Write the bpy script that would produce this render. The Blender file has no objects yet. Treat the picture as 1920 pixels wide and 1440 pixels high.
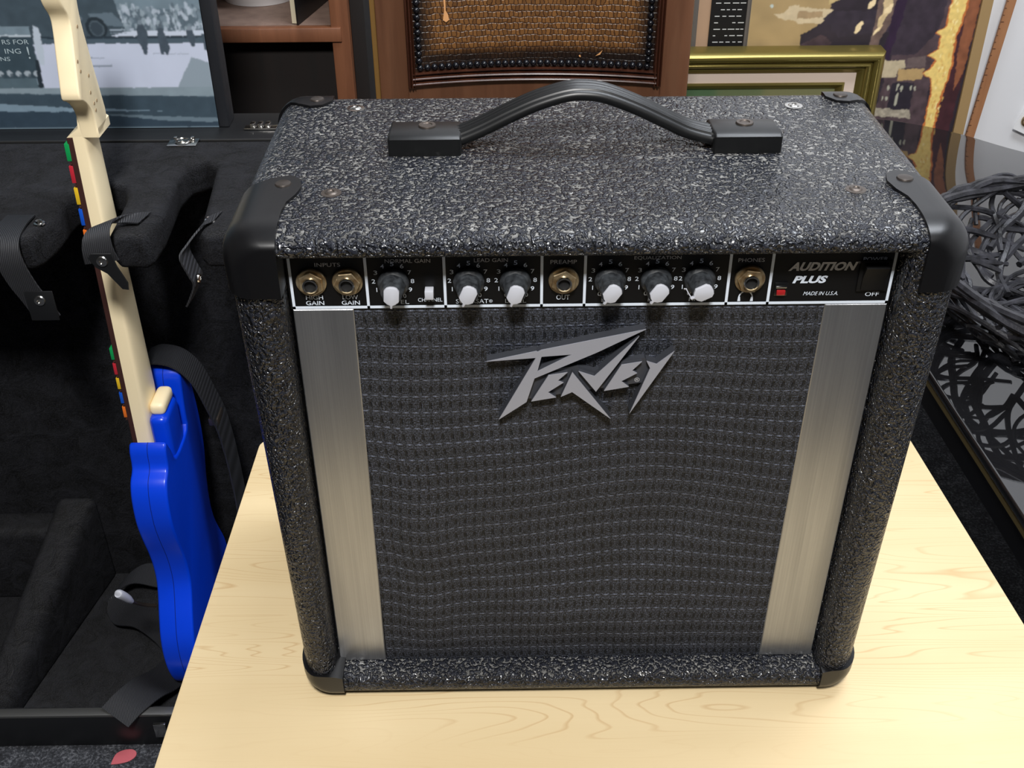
import bpy, bmesh, math, random
import numpy as np
from mathutils import Vector, Matrix, noise as mnoise
random.seed(7)
PI = math.pi
SC = bpy.context.scene
COL = SC.collection

# ------------------------------------------------------------------ camera
cam = bpy.data.cameras.new('camera'); camo = bpy.data.objects.new('camera', cam); COL.objects.link(camo)
cam.sensor_width = 36; cam.lens = 2050/1920*36; cam.clip_start = .01
camo.location = (-.0550, -.5885, .6630)
camo.rotation_euler = (.9715, .0043, -.0129)
SC.camera = camo
SC.view_settings.view_transform = 'Standard'; SC.view_settings.look = 'None'
SC.view_settings.gamma = 1; SC.view_settings.exposure = 0.35
SC.view_settings.use_curve_mapping = False
# ------------------------------------------------------------------ world and lights
w = bpy.data.worlds.new('room_air'); SC.world = w; w.use_nodes = True
w.node_tree.nodes['Background'].inputs[0].default_value = (.80, .88, 1, 1)
w.node_tree.nodes['Background'].inputs[1].default_value = .25
def area(name, loc, target, sx, sy, power, col):
    l = bpy.data.lights.new(name, 'AREA'); l.shape = 'RECTANGLE'; l.size = sx; l.size_y = sy
    l.energy = power; l.color = col
    o = bpy.data.objects.new(name, l); COL.objects.link(o); o.location = loc
    o.rotation_euler = (Vector(target)-Vector(loc)).to_track_quat('-Z', 'Y').to_euler()
    return o
area('ceiling_lamp_key', (-.08, -1.05, 1.82), (0, .2, .1), .26, .26, 43, (1, .985, .965))
area('ceiling_lamp_far', (.55, .50, 1.93), (.55, .50, 0), 1.2, .5, 27, (.88, .93, 1))

# ------------------------------------------------------------------ helpers
def new_mat(name):
    m = bpy.data.materials.new(name); m.use_nodes = True
    nt = m.node_tree; b = nt.nodes['Principled BSDF']
    return m, nt, b
def S(c):   # sRGB 0-255 to linear
    return tuple(((v/255)/12.92 if v <= 10 else ((v/255+.055)/1.055)**2.4) for v in c)+(1,)
def plain(name, c, rough=.5, metal=0, spec=.5, sheen=0):
    m, nt, b = new_mat(name)
    b.inputs['Base Color'].default_value = S(c); b.inputs['Roughness'].default_value = rough
    b.inputs['Metallic'].default_value = metal; b.inputs['Specular IOR Level'].default_value = spec
    if sheen: b.inputs['Sheen Weight'].default_value = sheen; b.inputs['Sheen Roughness'].default_value = .4
    return m
class N:
    """tiny node graph builder"""
    def __init__(s, nt): s.nt = nt; s.tc = nt.nodes.new('ShaderNodeTexCoord')
    def n(s, t, **k):
        x = s.nt.nodes.new(t)
        for a, v in k.items(): setattr(x, a, v)
        return x
    def l(s, a, b): s.nt.links.new(a, b)
    def math(s, op, a, b=None, c=None, clamp=False):
        x = s.n('ShaderNodeMath', operation=op); x.use_clamp = clamp
        for i, v in enumerate((a, b, c)):
            if v is None: continue
            if isinstance(v, (int, float)): x.inputs[i].default_value = v
            else: s.l(v, x.inputs[i])
        return x.outputs[0]
    def map(s, scale=(1, 1, 1), loc=(0, 0, 0), src='Object'):
        x = s.n('ShaderNodeMapping'); s.l(s.tc.outputs[src], x.inputs[0])
        x.inputs['Scale'].default_value = scale; x.inputs['Location'].default_value = loc
        return x.outputs[0]
    def noise(s, vec, scale, detail=2, rough=.5, dist=0):
        x = s.n('ShaderNodeTexNoise'); s.l(vec, x.inputs['Vector'])
        x.inputs['Scale'].default_value = scale; x.inputs['Detail'].default_value = detail
        x.inputs['Roughness'].default_value = rough; x.inputs['Distortion'].default_value = dist
        return x
    def vor(s, vec, scale, feature='F1'):
        x = s.n('ShaderNodeTexVoronoi', feature=feature); s.l(vec, x.inputs['Vector'])
        x.inputs['Scale'].default_value = scale
        return x
    def ramp(s, f, stops, interp='LINEAR'):
        x = s.n('ShaderNodeValToRGB'); s.l(f, x.inputs[0]); x.color_ramp.interpolation = interp
        e = x.color_ramp.elements
        while len(e) < len(stops): e.new(.5)
        for i, (p, c) in enumerate(stops):
            e[i].position = p; e[i].color = c if len(c) == 4 else S(c)
        return x.outputs[0]
    def mix(s, f, a, b, mode='MIX'):
        x = s.n('ShaderNodeMix', data_type='RGBA', blend_type=mode)
        if isinstance(f, (int, float)): x.inputs[0].default_value = f
        else: s.l(f, x.inputs[0])
        for i, v in ((6, a), (7, b)):
            if isinstance(v, tuple): x.inputs[i].default_value = v if len(v) == 4 else S(v)
            else: s.l(v, x.inputs[i])
        return x.outputs[2]
    def bump(s, h, dist, strength=1, normal=None):
        x = s.n('ShaderNodeBump'); s.l(h, x.inputs['Height']); x.inputs['Distance'].default_value = dist
        x.inputs['Strength'].default_value = strength
        if normal: s.l(normal, x.inputs['Normal'])
        return x.outputs[0]

def link(name, me, mat, parent=None, smooth=True):
    o = bpy.data.objects.new(name, me); COL.objects.link(o)
    if mat: me.materials.append(mat)
    if smooth:
        for p in me.polygons: p.use_smooth = True
        try: me.set_sharp_from_angle(angle=math.radians(38))
        except Exception: pass
    if parent is not None:
        o.parent = parent
        L = world_loc(parent)
        if parent.type == 'EMPTY': o.matrix_parent_inverse = Matrix.Translation(-L)
    return o
def world_loc(o):
    v = o.location.copy()
    return v
def obj(name, bm, mat, parent=None, smooth=True):
    bmesh.ops.remove_doubles(bm, verts=bm.verts, dist=1e-7)
    bmesh.ops.recalc_face_normals(bm, faces=bm.faces)
    me = bpy.data.meshes.new(name); bm.to_mesh(me); bm.free()
    return link(name, me, mat, parent, smooth)
def tag(o, label, cat, group=None):
    o['label'] = label; o['category'] = cat
    if group: o['group'] = group
    return o
def thing(name, label, cat, loc, group=None):
    o = bpy.data.objects.new(name, None); COL.objects.link(o); o.location = loc; o.empty_display_size = .02
    return tag(o, label, cat, group)
def struct(o): o['kind'] = 'structure'; return o
def BM(): return bmesh.new()
def box(bm, x0, x1, y0, y1, z0, z1, bev=0, seg=2):
    r = bmesh.ops.create_cube(bm, size=1)
    vs = r['verts']
    for v in vs:
        v.co = Vector(((x0+x1)/2+v.co.x*(x1-x0), (y0+y1)/2+v.co.y*(y1-y0), (z0+z1)/2+v.co.z*(z1-z0)))
    if bev:
        es = list({e for v in vs for e in v.link_edges})
        bmesh.ops.bevel(bm, geom=es, offset=bev, segments=seg, profile=.5, affect='EDGES')
    return bm
def prism(bm, pts, to3, d0, d1, bev=0, seg=2):
    """extrude polygon pts between depths d0,d1; to3(p, d) -> xyz"""
    a = [bm.verts.new(to3(p, d0)) for p in pts]; b = [bm.verts.new(to3(p, d1)) for p in pts]
    n = len(pts); f1 = bm.faces.new(a); f2 = bm.faces.new(b[::-1]); fs = [f1, f2]
    for i in range(n): fs.append(bm.faces.new((a[i], b[i], b[(i+1) % n], a[(i+1) % n])))
    if bev:
        es = list(set(f1.edges) | set(f2.edges))
        bmesh.ops.recalc_face_normals(bm, faces=fs)
        bmesh.ops.bevel(bm, geom=es, offset=bev, segments=seg, profile=.5, affect='EDGES', clamp_overlap=True)
    return bm
XZ = lambda p, d: (p[0], d, p[1])
YZ = lambda p, d: (d, p[0], p[1])
XY = lambda p, d: (p[0], p[1], d)
def lathe(bm, prof, n=32, c=(0, 0, 0), axis='z'):
    """prof: (radius, height) list; closes ends on the axis"""
    def P(r, h, a):
        x, y = r*math.cos(a), r*math.sin(a)
        if axis == 'z': return (c[0]+x, c[1]+y, c[2]+h)
        if axis == 'y': return (c[0]+x, c[1]+h, c[2]+y)
        return (c[0]+h, c[1]+x, c[2]+y)
    rings = []
    for r, h in prof:
        if r < 1e-6: rings.append([bm.verts.new(P(0, h, 0))])
        else: rings.append([bm.verts.new(P(r, h, 2*PI*i/n)) for i in range(n)])
    for A, B in zip(rings, rings[1:]):
        for i in range(n):
            j = (i+1) % n
            if len(A) == 1 and len(B) == 1: continue
            if len(A) == 1: bm.faces.new((A[0], B[i], B[j]))
            elif len(B) == 1: bm.faces.new((A[i], A[j], B[0]))
            else: bm.faces.new((A[i], A[j], B[j], B[i]))
    return bm
def frames(pts):
    P = [Vector(p) for p in pts]; T = []
    for i in range(len(P)):
        a = P[max(i-1, 0)]; b = P[min(i+1, len(P)-1)]; T.append((b-a).normalized())
    up = Vector((0, 0, 1)) if abs(T[0].z) < .9 else Vector((0, 1, 0))
    u = T[0].cross(up).normalized(); U = [u]
    for i in range(1, len(P)):
        u = (u - T[i]*u.dot(T[i])).normalized(); U.append(u)
    return P, T, U, [t.cross(u) for t, u in zip(T, U)]
def tube(bm, pts, rad, n=8, closed=False):
    P, T, U, V = frames(pts)
    rings = []
    for i, p in enumerate(P):
        r = rad[i] if isinstance(rad, (list, tuple)) else rad
        rings.append([bm.verts.new(p+(U[i]*math.cos(2*PI*k/n)+V[i]*math.sin(2*PI*k/n))*r) for k in range(n)])
    m = len(rings)
    for i in range(m if closed else m-1):
        A, B = rings[i], rings[(i+1) % m]
        for k in range(n): bm.faces.new((A[k], A[(k+1) % n], B[(k+1) % n], B[k]))
    if not closed:
        bm.faces.new(rings[0][::-1]); bm.faces.new(rings[-1])
    return bm
def smooth_path(pts, n=8, closed=False):
    P = [Vector(p) for p in pts]; out = []
    m = len(P)
    for i in range(m if closed else m-1):
        p0 = P[(i-1) % m] if closed or i > 0 else P[0]*2-P[1]
        p1 = P[i]; p2 = P[(i+1) % m]
        p3 = P[(i+2) % m] if closed or i+2 < m else P[-1]*2-P[-2]
        for k in range(n):
            t = k/n
            out.append(.5*((2*p1)+(p2-p0)*t+(2*p0-5*p1+4*p2-p3)*t*t+(3*p1-p0-3*p2+p3)*t**3))
    if not closed: out.append(P[-1])
    return out
def ribbon(bm, pts, widths, thick=.0015):
    """strap: pts (centre), widths (vector half width per point)"""
    P = [Vector(p) for p in pts]; W = [Vector(q) for q in widths]
    rows = []
    for i, p in enumerate(P):
        t = (P[min(i+1, len(P)-1)]-P[max(i-1, 0)]).normalized()
        nn = t.cross(W[i]).normalized()*thick/2
        rows.append([bm.verts.new(q) for q in (p-W[i]-nn, p+W[i]-nn, p+W[i]+nn, p-W[i]+nn)])
    for A, B in zip(rows, rows[1:]):
        for k in range(4): bm.faces.new((A[k], A[(k+1) % 4], B[(k+1) % 4], B[k]))
    bm.faces.new(rows[0][::-1]); bm.faces.new(rows[-1])
    return bm
def text_into(bm, s, cx, cz, cap, width, y, shear=0, off=0, ext=.00012):
    cu = bpy.data.curves.new('t', 'FONT'); cu.body = s; cu.size = 1; cu.extrude = 0; cu.offset = off; cu.resolution_u = 3
    o = bpy.data.objects.new('t', cu); COL.objects.link(o)
    dg = bpy.context.evaluated_depsgraph_get(); me = bpy.data.meshes.new_from_object(o.evaluated_get(dg))
    co = [v.co.copy() for v in me.vertices]
    x0 = min(c.x for c in co); x1 = max(c.x for c in co); z0 = min(c.y for c in co); z1 = max(c.y for c in co)
    k = cap/(z1-z0); kx = width/(x1-x0) if width else k
    vs = []
    for c in co:
        zz = (c.y-(z0+z1)/2)*k; xx = (c.x-(x0+x1)/2)*kx + shear*zz
        vs.append(bm.verts.new((cx+xx, y, cz+zz)))
    for p in me.polygons:
        try: bm.faces.new([vs[i] for i in p.vertices])
        except ValueError: pass
    bpy.data.objects.remove(o); bpy.data.curves.remove(cu); bpy.data.meshes.remove(me)
def boolean(o, cutter, op):
    md = o.modifiers.new('b', 'BOOLEAN'); md.operation = op; md.object = cutter; md.solver = 'EXACT'
    dg = bpy.context.evaluated_depsgraph_get(); me = bpy.data.meshes.new_from_object(o.evaluated_get(dg))
    o.modifiers.clear(); old = o.data; o.data = me; bpy.data.meshes.remove(old)
    bpy.data.objects.remove(cutter)
def rrect(x0, x1, z0, z1, r, n=6):
    out = []
    for cx, cz, a0 in ((x1-r, z1-r, 0), (x0+r, z1-r, PI/2), (x0+r, z0+r, PI), (x1-r, z0+r, 3*PI/2)):
        for k in range(n+1):
            a = a0+PI/2*k/n; out.append((cx+r*math.cos(a), cz+r*math.sin(a)))
    return out

# ------------------------------------------------------------------ materials
def tolex_mat():
    m, nt, b = new_mat('black_pebbled_tolex'); g = N(nt)
    v = g.map()
    nz = g.noise(v, 120, 2).outputs['Color']
    ad = g.n('ShaderNodeVectorMath', operation='MULTIPLY_ADD'); g.l(nz, ad.inputs[0]); ad.inputs[1].default_value = (.005, .005, .005); g.l(v, ad.inputs[2])
    a = g.noise(ad.outputs[0], 400, 1.2, .5).outputs['Fac']
    blob = g.ramp(a, [(.36, (0, 0, 0, 1)), (.50, (.75, .75, .75, 1)), (.64, (1, 1, 1, 1))])
    a2 = g.noise(ad.outputs[0], 170, 1, .5).outputs['Fac']
    h = g.math('ADD', blob, g.math('MULTIPLY', a2, 1.2))
    geo = g.n('ShaderNodeNewGeometry'); sx = g.n('ShaderNodeSeparateXYZ'); g.l(geo.outputs['Normal'], sx.inputs[0])
    up = g.ramp(sx.outputs[2], [(.70, (0, 0, 0, 1)), (1.0, (1, 1, 1, 1))])   # dust settled on the upward faces
    wear = g.ramp(g.noise(v, 16, 4, .6).outputs['Fac'], [(.34, (.3, .3, .3, 1)), (.62, (1, 1, 1, 1))])
    crease = g.ramp(a, [(.40, (1, 1, 1, 1)), (.47, (0, 0, 0, 1))])
    d = g.math('MULTIPLY', g.math('MULTIPLY', crease, g.math('ADD', g.math('MULTIPLY', up, .92), .03)), wear)
    base = g.mix(blob, (11, 12, 15), (34, 36, 43))
    c = g.mix(g.math('MULTIPLY', d, .66), base, (158, 157, 154))
    g.l(c, b.inputs['Base Color'])
    b.inputs['Roughness'].default_value = .25
    g.l(g.bump(h, .0022, 1), b.inputs['Normal'])
    return m
M_TOLEX = tolex_mat()
def plush_mat():
    m, nt, b = new_mat('black_plush_lining'); g = N(nt); v = g.map()
    big = g.noise(v, 34, 5, .65, .8).outputs['Fac']; fine = g.noise(v, 700, 3, .7).outputs['Fac']
    c = g.ramp(big, [(.36, (5, 5, 6)), (.66, (36, 37, 42))])
    c = g.mix(g.math('MULTIPLY', g.ramp(fine, [(.45, (0, 0, 0, 1)), (.75, (1, 1, 1, 1))]), .8), c, (52, 53, 60))
    g.l(c, b.inputs['Base Color']); b.inputs['Roughness'].default_value = 1
    b.inputs['Specular IOR Level'].default_value = .05
    b.inputs['Sheen Weight'].default_value = .05; b.inputs['Sheen Roughness'].default_value = .5
    h = g.math('ADD', g.math('MULTIPLY', big, 3), fine)
    g.l(g.bump(h, .006, .9), b.inputs['Normal'])
    return m
M_PLUSH = plush_mat()
def carpet_mat():
    m, nt, b = new_mat('grey_carpet'); g = N(nt); v = g.map()
    f = g.noise(v, 260, 4, .75).outputs['Fac']; f2 = g.noise(v, 40, 3, .6).outputs['Fac']
    c = g.ramp(g.math('ADD', g.math('MULTIPLY', f, .7), g.math('MULTIPLY', f2, .3)), [(.35, (14, 15, 18)), (.5, (52, 54, 60)), (.66, (128, 130, 136))])
    g.l(c, b.inputs['Base Color']); b.inputs['Roughness'].default_value = 1
    g.l(g.bump(f, .004, 1), b.inputs['Normal'])
    return m
M_CARPET = carpet_mat()
def maple_mat():
    m, nt, b = new_mat('maple_laminate'); g = N(nt)
    v = g.map(scale=(.7, 9.0, 1.0))
    warp = g.noise(v, 1.6, 2.5, .5, .3).outputs['Fac']
    t = g.math('MULTIPLY', warp, 44)
    fr = g.math('FRACT', t)
    line = g.ramp(fr, [(0, (0, 0, 0, 1)), (.80, (0, 0, 0, 1)), (.93, (1, 1, 1, 1)), (1, (0, 0, 0, 1))])
    msk = g.ramp(g.noise(g.map(scale=(1, 4, 1), loc=(3, 1, 0)), 3.5, 3).outputs['Fac'], [(.40, (.1, .1, .1, 1)), (.62, (.9, .9, .9, 1))])
    fine = g.noise(g.map(scale=(3, 160, 1)), 3, 3, .7).outputs['Fac']
    tone = g.noise(g.map(scale=(.8, 5, 1)), 2.5, 2).outputs['Fac']
    c = g.ramp(tone, [(.3, (210, 188, 146)), (.7, (224, 204, 164))])
    c = g.mix(g.math('MULTIPLY', fine, .22), c, (206, 176, 126))
    c = g.mix(g.math('MULTIPLY', g.math('MULTIPLY', line, msk), .55), c, (182, 142, 92))
    g.l(c, b.inputs['Base Color']); b.inputs['Roughness'].default_value = .42
    return m
M_MAPLE = maple_mat()
def wood_mat(name, c1, c2, rough=.35, sc=(40, 40, 3)):
    m, nt, b = new_mat(name); g = N(nt)
    f = g.noise(g.map(scale=sc), 1.2, 4, .6, .4).outputs['Fac']
    g.l(g.ramp(f, [(.3, c1), (.7, c2)]), b.inputs['Base Color']); b.inputs['Roughness'].default_value = rough
    return m
M_CHAIRWOOD = wood_mat('brown_varnished_wood', (84, 54, 38), (104, 70, 50), .3)
M_CHAIRDARK = wood_mat('dark_moulding_wood', (46, 24, 16), (70, 40, 28), .25)
M_SHELF = wood_mat('red_brown_shelf_wood', (106, 66, 44), (130, 84, 58), .45)
M_SHELFTOP = wood_mat('shelf_upper_face', (112, 92, 82), (134, 112, 100), .5)
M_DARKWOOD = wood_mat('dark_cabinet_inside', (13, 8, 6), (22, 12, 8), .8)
M_STICK = wood_mat('stick_wood', (150, 100, 66), (172, 122, 84), .5)
M_WALL = plain('white_wall_paint', (226, 226, 228), .8)
M_CEIL = plain('ceiling_white', (178, 178, 180), .9)
M_DIM = plain('dim_grey_wall_paint', (92, 90, 88), .9)
M_BLACKPL = plain('black_moulded_plastic', (9, 9, 11), .34)
M_BLACKSAT = plain('black_satin_rubber', (9, 10, 11), .40)
M_PANEL = plain('black_control_panel', (11, 11, 12), .4, 0, .3)
M_WHITEINK = plain('white_screen_print', (205, 214, 226), .5)
M_GREYSHADEINK = plain('grey_and_shaded_print', (178, 178, 180), .5)  # white print dimmed for the lip's shade; also the badge's grey mark
M_KNOBCAP = plain('white_plastic_pointer', (180, 182, 190), .5)
M_CHROME = plain('nickel_metal', (200, 198, 194), .18, 1)
M_STEEL = plain('dull_steel_rivet', (92, 84, 78), .4, .8)
M_RIVET = plain('dark_blued_rivet', (66, 60, 56), .4, .6)
M_LOGO = plain('satin_silver_badge', (158, 160, 170), .42, .35)
M_BADGEBACK = plain('dark_badge_base', (58, 60, 66), .45, .2)
M_HOLE = plain('jack_hole_black', (3, 3, 3), .9)
M_RED = plain('red_lamp_lens', (150, 30, 32), .25)
def brass_mat():
    m, nt, b = new_mat('tarnished_brass'); g = N(nt)
    f = g.noise(g.map(), 160, 3).outputs['Fac']
    g.l(g.ramp(f, [(.35, (146, 118, 82)), (.65, (196, 178, 144))]), b.inputs['Base Color'])
    b.inputs['Metallic'].default_value = .85; b.inputs['Roughness'].default_value = .35
    return m
M_BRASS = brass_mat()
def alu_mat():
    m, nt, b = new_mat('brushed_aluminium'); g = N(nt)
    f = g.noise(g.map(scale=(900, 900, 4)), 1, 3, .6).outputs['Fac']
    big = g.noise(g.map(scale=(60, 60, 6)), 1, 3).outputs['Fac']
    g.l(g.ramp(g.math('ADD', g.math('MULTIPLY', f, .4), g.math('MULTIPLY', big, .6)), [(.3, (138, 140, 144)), (.7, (166, 168, 172))]), b.inputs['Base Color'])
    b.inputs['Metallic'].default_value = .85; b.inputs['Roughness'].default_value = .36
    b.inputs['Anisotropic'].default_value = .5
    g.l(g.bump(f, .0002, .4), b.inputs['Normal'])
    return m
M_ALU = alu_mat()
def knob_mat():
    m, nt, b = new_mat('dusty_black_knob'); g = N(nt)
    f = g.noise(g.map(), 260, 3).outputs['Fac']
    g.l(g.ramp(f, [(.35, (26, 28, 31)), (.75, (62, 66, 70))]), b.inputs['Base Color']); b.inputs['Roughness'].default_value = .5
    return m
M_KNOB = knob_mat()
def grille_mat():
    m, nt, b = new_mat('woven_grille_cloth'); g = N(nt)
    sp = g.n('ShaderNodeSeparateXYZ'); g.l(g.tc.outputs['UV'], sp.inputs[0])
    u, v = sp.outputs[0], sp.outputs[1]           # metres
    row = g.math('FRACT', g.math('DIVIDE', v, .0127))
    def band(x, c, wd):                              # soft bump around c of half width wd
        return g.math('SUBTRACT', 1, g.math('DIVIDE', g.math('ABSOLUTE', g.math('SUBTRACT', x, c)), wd), clamp=True)
    seam = g.math('MULTIPLY', band(row, .93, .07), 1.6, clamp=True)
    seam2 = band(row, .78, .06)
    fu = g.math('FRACT', g.math('DIVIDE', u, .0066))
    dots = g.math('MULTIPLY', seam, band(fu, .5, .42))
    loops = g.math('MULTIPLY', seam2, band(g.math('FRACT', g.math('DIVIDE', u, .0033)), .5, .35))
    tick = g.math('MULTIPLY', g.math('MULTIPLY', band(row, .36, .26), 1.8, clamp=True), g.math('MULTIPLY', band(fu, .0, .16), 1.8, clamp=True))
    tick2 = g.math('MULTIPLY', g.math('MULTIPLY', band(row, .36, .26), 1.8, clamp=True), g.math('MULTIPLY', band(fu, 1.0, .16), 1.8, clamp=True))
    tick = g.math('MAXIMUM', tick, tick2)
    th = g.math('ABSOLUTE', g.math('SINE', g.math('MULTIPLY', v, PI/.00105)))
    vt = g.math('ABSOLUTE', g.math('SINE', g.math('MULTIPLY', u, PI/.0011)))
    comb = g.n('ShaderNodeCombineXYZ'); g.l(u, comb.inputs[0]); g.l(v, comb.inputs[1])
    grain = g.noise(comb.outputs[0], 900, 3, .8).outputs['Fac']
    patch = g.noise(comb.outputs[0], 30, 3, .6).outputs['Fac']
    h = g.math('ADD', g.math('MULTIPLY', th, .35), g.math('MULTIPLY', vt, .25))
    h = g.math('ADD', h, g.math('MULTIPLY', dots, 1.2))
    h = g.math('ADD', h, g.math('MULTIPLY', grain, .8))
    h = g.math('SUBTRACT', h, g.math('MULTIPLY', tick, 1.2))
    br = g.math('MULTIPLY', g.ramp(grain, [(.47, (0, 0, 0, 1)), (.66, (1, 1, 1, 1))]), g.math('ADD', .25, g.math('MULTIPLY', th, .5)))
    br = g.math('MULTIPLY', br, g.math('ADD', .45, patch))
    br = g.math('ADD', g.math('MULTIPLY', br, .55), g.math('ADD', g.math('MULTIPLY', g.math('MULTIPLY', dots, grain), .75), g.math('MULTIPLY', loops, .16)))
    br = g.math('MULTIPLY', br, g.math('SUBTRACT', 1, g.math('MULTIPLY', tick, .95)), clamp=True)
    c = g.mix(br, (8, 9, 12), (132, 140, 162))
    g.l(c, b.inputs['Base Color']); b.inputs['Roughness'].default_value = .55; b.inputs['Specular IOR Level'].default_value = .35
    g.l(g.bump(h, .0008, .9), b.inputs['Normal'])
    return m
M_GRILLE = grille_mat()
M_CREAM = plain('cream_plastic', (250, 232, 192), .38)
M_FRET = plain('dark_brown_plastic', (62, 36, 32), .45)
M_BLUE = plain('glossy_blue_plastic', (4, 62, 214), .28)
M_WEB = None
def web_mat():
    m, nt, b = new_mat('black_nylon_webbing'); g = N(nt); v = g.map(scale=(1, 1, 1))
    wv = g.n('ShaderNodeTexWave'); g.l(v, wv.inputs['Vector']); wv.inputs['Scale'].default_value = 180; wv.bands_direction = 'X'
    g.l(g.ramp(wv.outputs['Fac'], [(0, (20, 21, 24)), (1, (38, 39, 44))]), b.inputs['Base Color'])
    b.inputs['Roughness'].default_value = .6
    g.l(g.bump(wv.outputs['Fac'], .0006, .7), b.inputs['Normal'])
    return m
M_WEB = web_mat()
M_VINYL = plain('black_vinyl', (20, 21, 23), .4)
def glass_mat():
    m, nt, b = new_mat('black_glass'); b.inputs['Base Color'].default_value = (.008, .008, .009, 1)
    b.inputs['Roughness'].default_value = .03; b.inputs['IOR'].default_value = 1.75
    b.inputs['Coat Weight'].default_value = .3; b.inputs['Coat Roughness'].default_value = .02
    return m
M_GLASS = glass_mat()
M_EDGEREFL = plain('painted_edge_reflection', (116, 102, 66), .3, .5)  # olive reflection colour for the glass table's edge
def wicker_mat():
    m, nt, b = new_mat('black_painted_willow'); g = N(nt)
    f = g.noise(g.map(), 60, 3).outputs['Fac']
    g.l(g.ramp(f, [(.35, (20, 20, 23)), (.7, (56, 56, 62))]), b.inputs['Base Color']); b.inputs['Roughness'].default_value = .42
    g.l(g.bump(g.noise(g.map(), 300, 2).outputs['Fac'], .001, .5), b.inputs['Normal'])
    return m
M_WICKER = wicker_mat()
def leather_mat():
    m, nt, b = new_mat('embossed_brown_leather'); g = N(nt)
    br = g.n('ShaderNodeTexBrick'); br.offset = .5
    mp = g.n('ShaderNodeMapping'); g.l(g.tc.outputs['UV'], mp.inputs[0])
    nz = g.noise(mp.outputs[0], 130, 1).outputs['Color']
    ad = g.n('ShaderNodeVectorMath', operation='MULTIPLY_ADD'); g.l(nz, ad.inputs[0]); ad.inputs[1].default_value = (.0050, .0050, 0); g.l(mp.outputs[0], ad.inputs[2])
    g.l(ad.outputs[0], br.inputs['Vector'])
    br.inputs['Scale'].default_value = 1; br.inputs['Brick Width'].default_value = .0056; br.inputs['Row Height'].default_value = .0078
    br.inputs['Mortar Size'].default_value = .0011; br.inputs['Mortar Smooth'].default_value = 1
    br.inputs['Color1'].default_value = S((124, 84, 44)); br.inputs['Color2'].default_value = S((94, 62, 32)); br.inputs['Mortar'].default_value = S((54, 32, 18))
    at = g.n('ShaderNodeAttribute', attribute_name='burnish')
    big = g.noise(mp.outputs[0], 22, 3).outputs['Fac']
    f = g.math('ADD', at.outputs['Fac'], g.math('MULTIPLY', g.math('SUBTRACT', big, .5), .5), clamp=True)
    g.l(g.mix(f, br.outputs['Color'], (22, 14, 12)), b.inputs['Base Color'])
    b.inputs['Roughness'].default_value = .38
    g.l(g.bump(br.outputs['Fac'], -.0008, .6), b.inputs['Normal'])
    return m
M_LEATHER = leather_mat()
M_NAIL = plain('black_enamel_nail', (16, 17, 22), .18)
M_GOLD = plain('olive_gold_leaf', (132, 118, 62), .28, .65)
M_GOLDDARK = plain('dark_gold_groove', (92, 78, 40), .35, .5)
M_LINEN = plain('pink_cream_liner', (226, 206, 190), .8)
M_GREYFR = plain('grey_frame', (92, 86, 80), .5)
M_TANMAT = plain('tan_mat', (172, 140, 112), .8)
def attr_mat(name, rough=.5):
    m, nt, b = new_mat(name)
    a = nt.nodes.new('ShaderNodeAttribute'); a.attribute_name = 'paint'
    nt.links.new(a.outputs['Color'], b.inputs['Base Color']); b.inputs['Roughness'].default_value = rough
    return m

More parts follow.
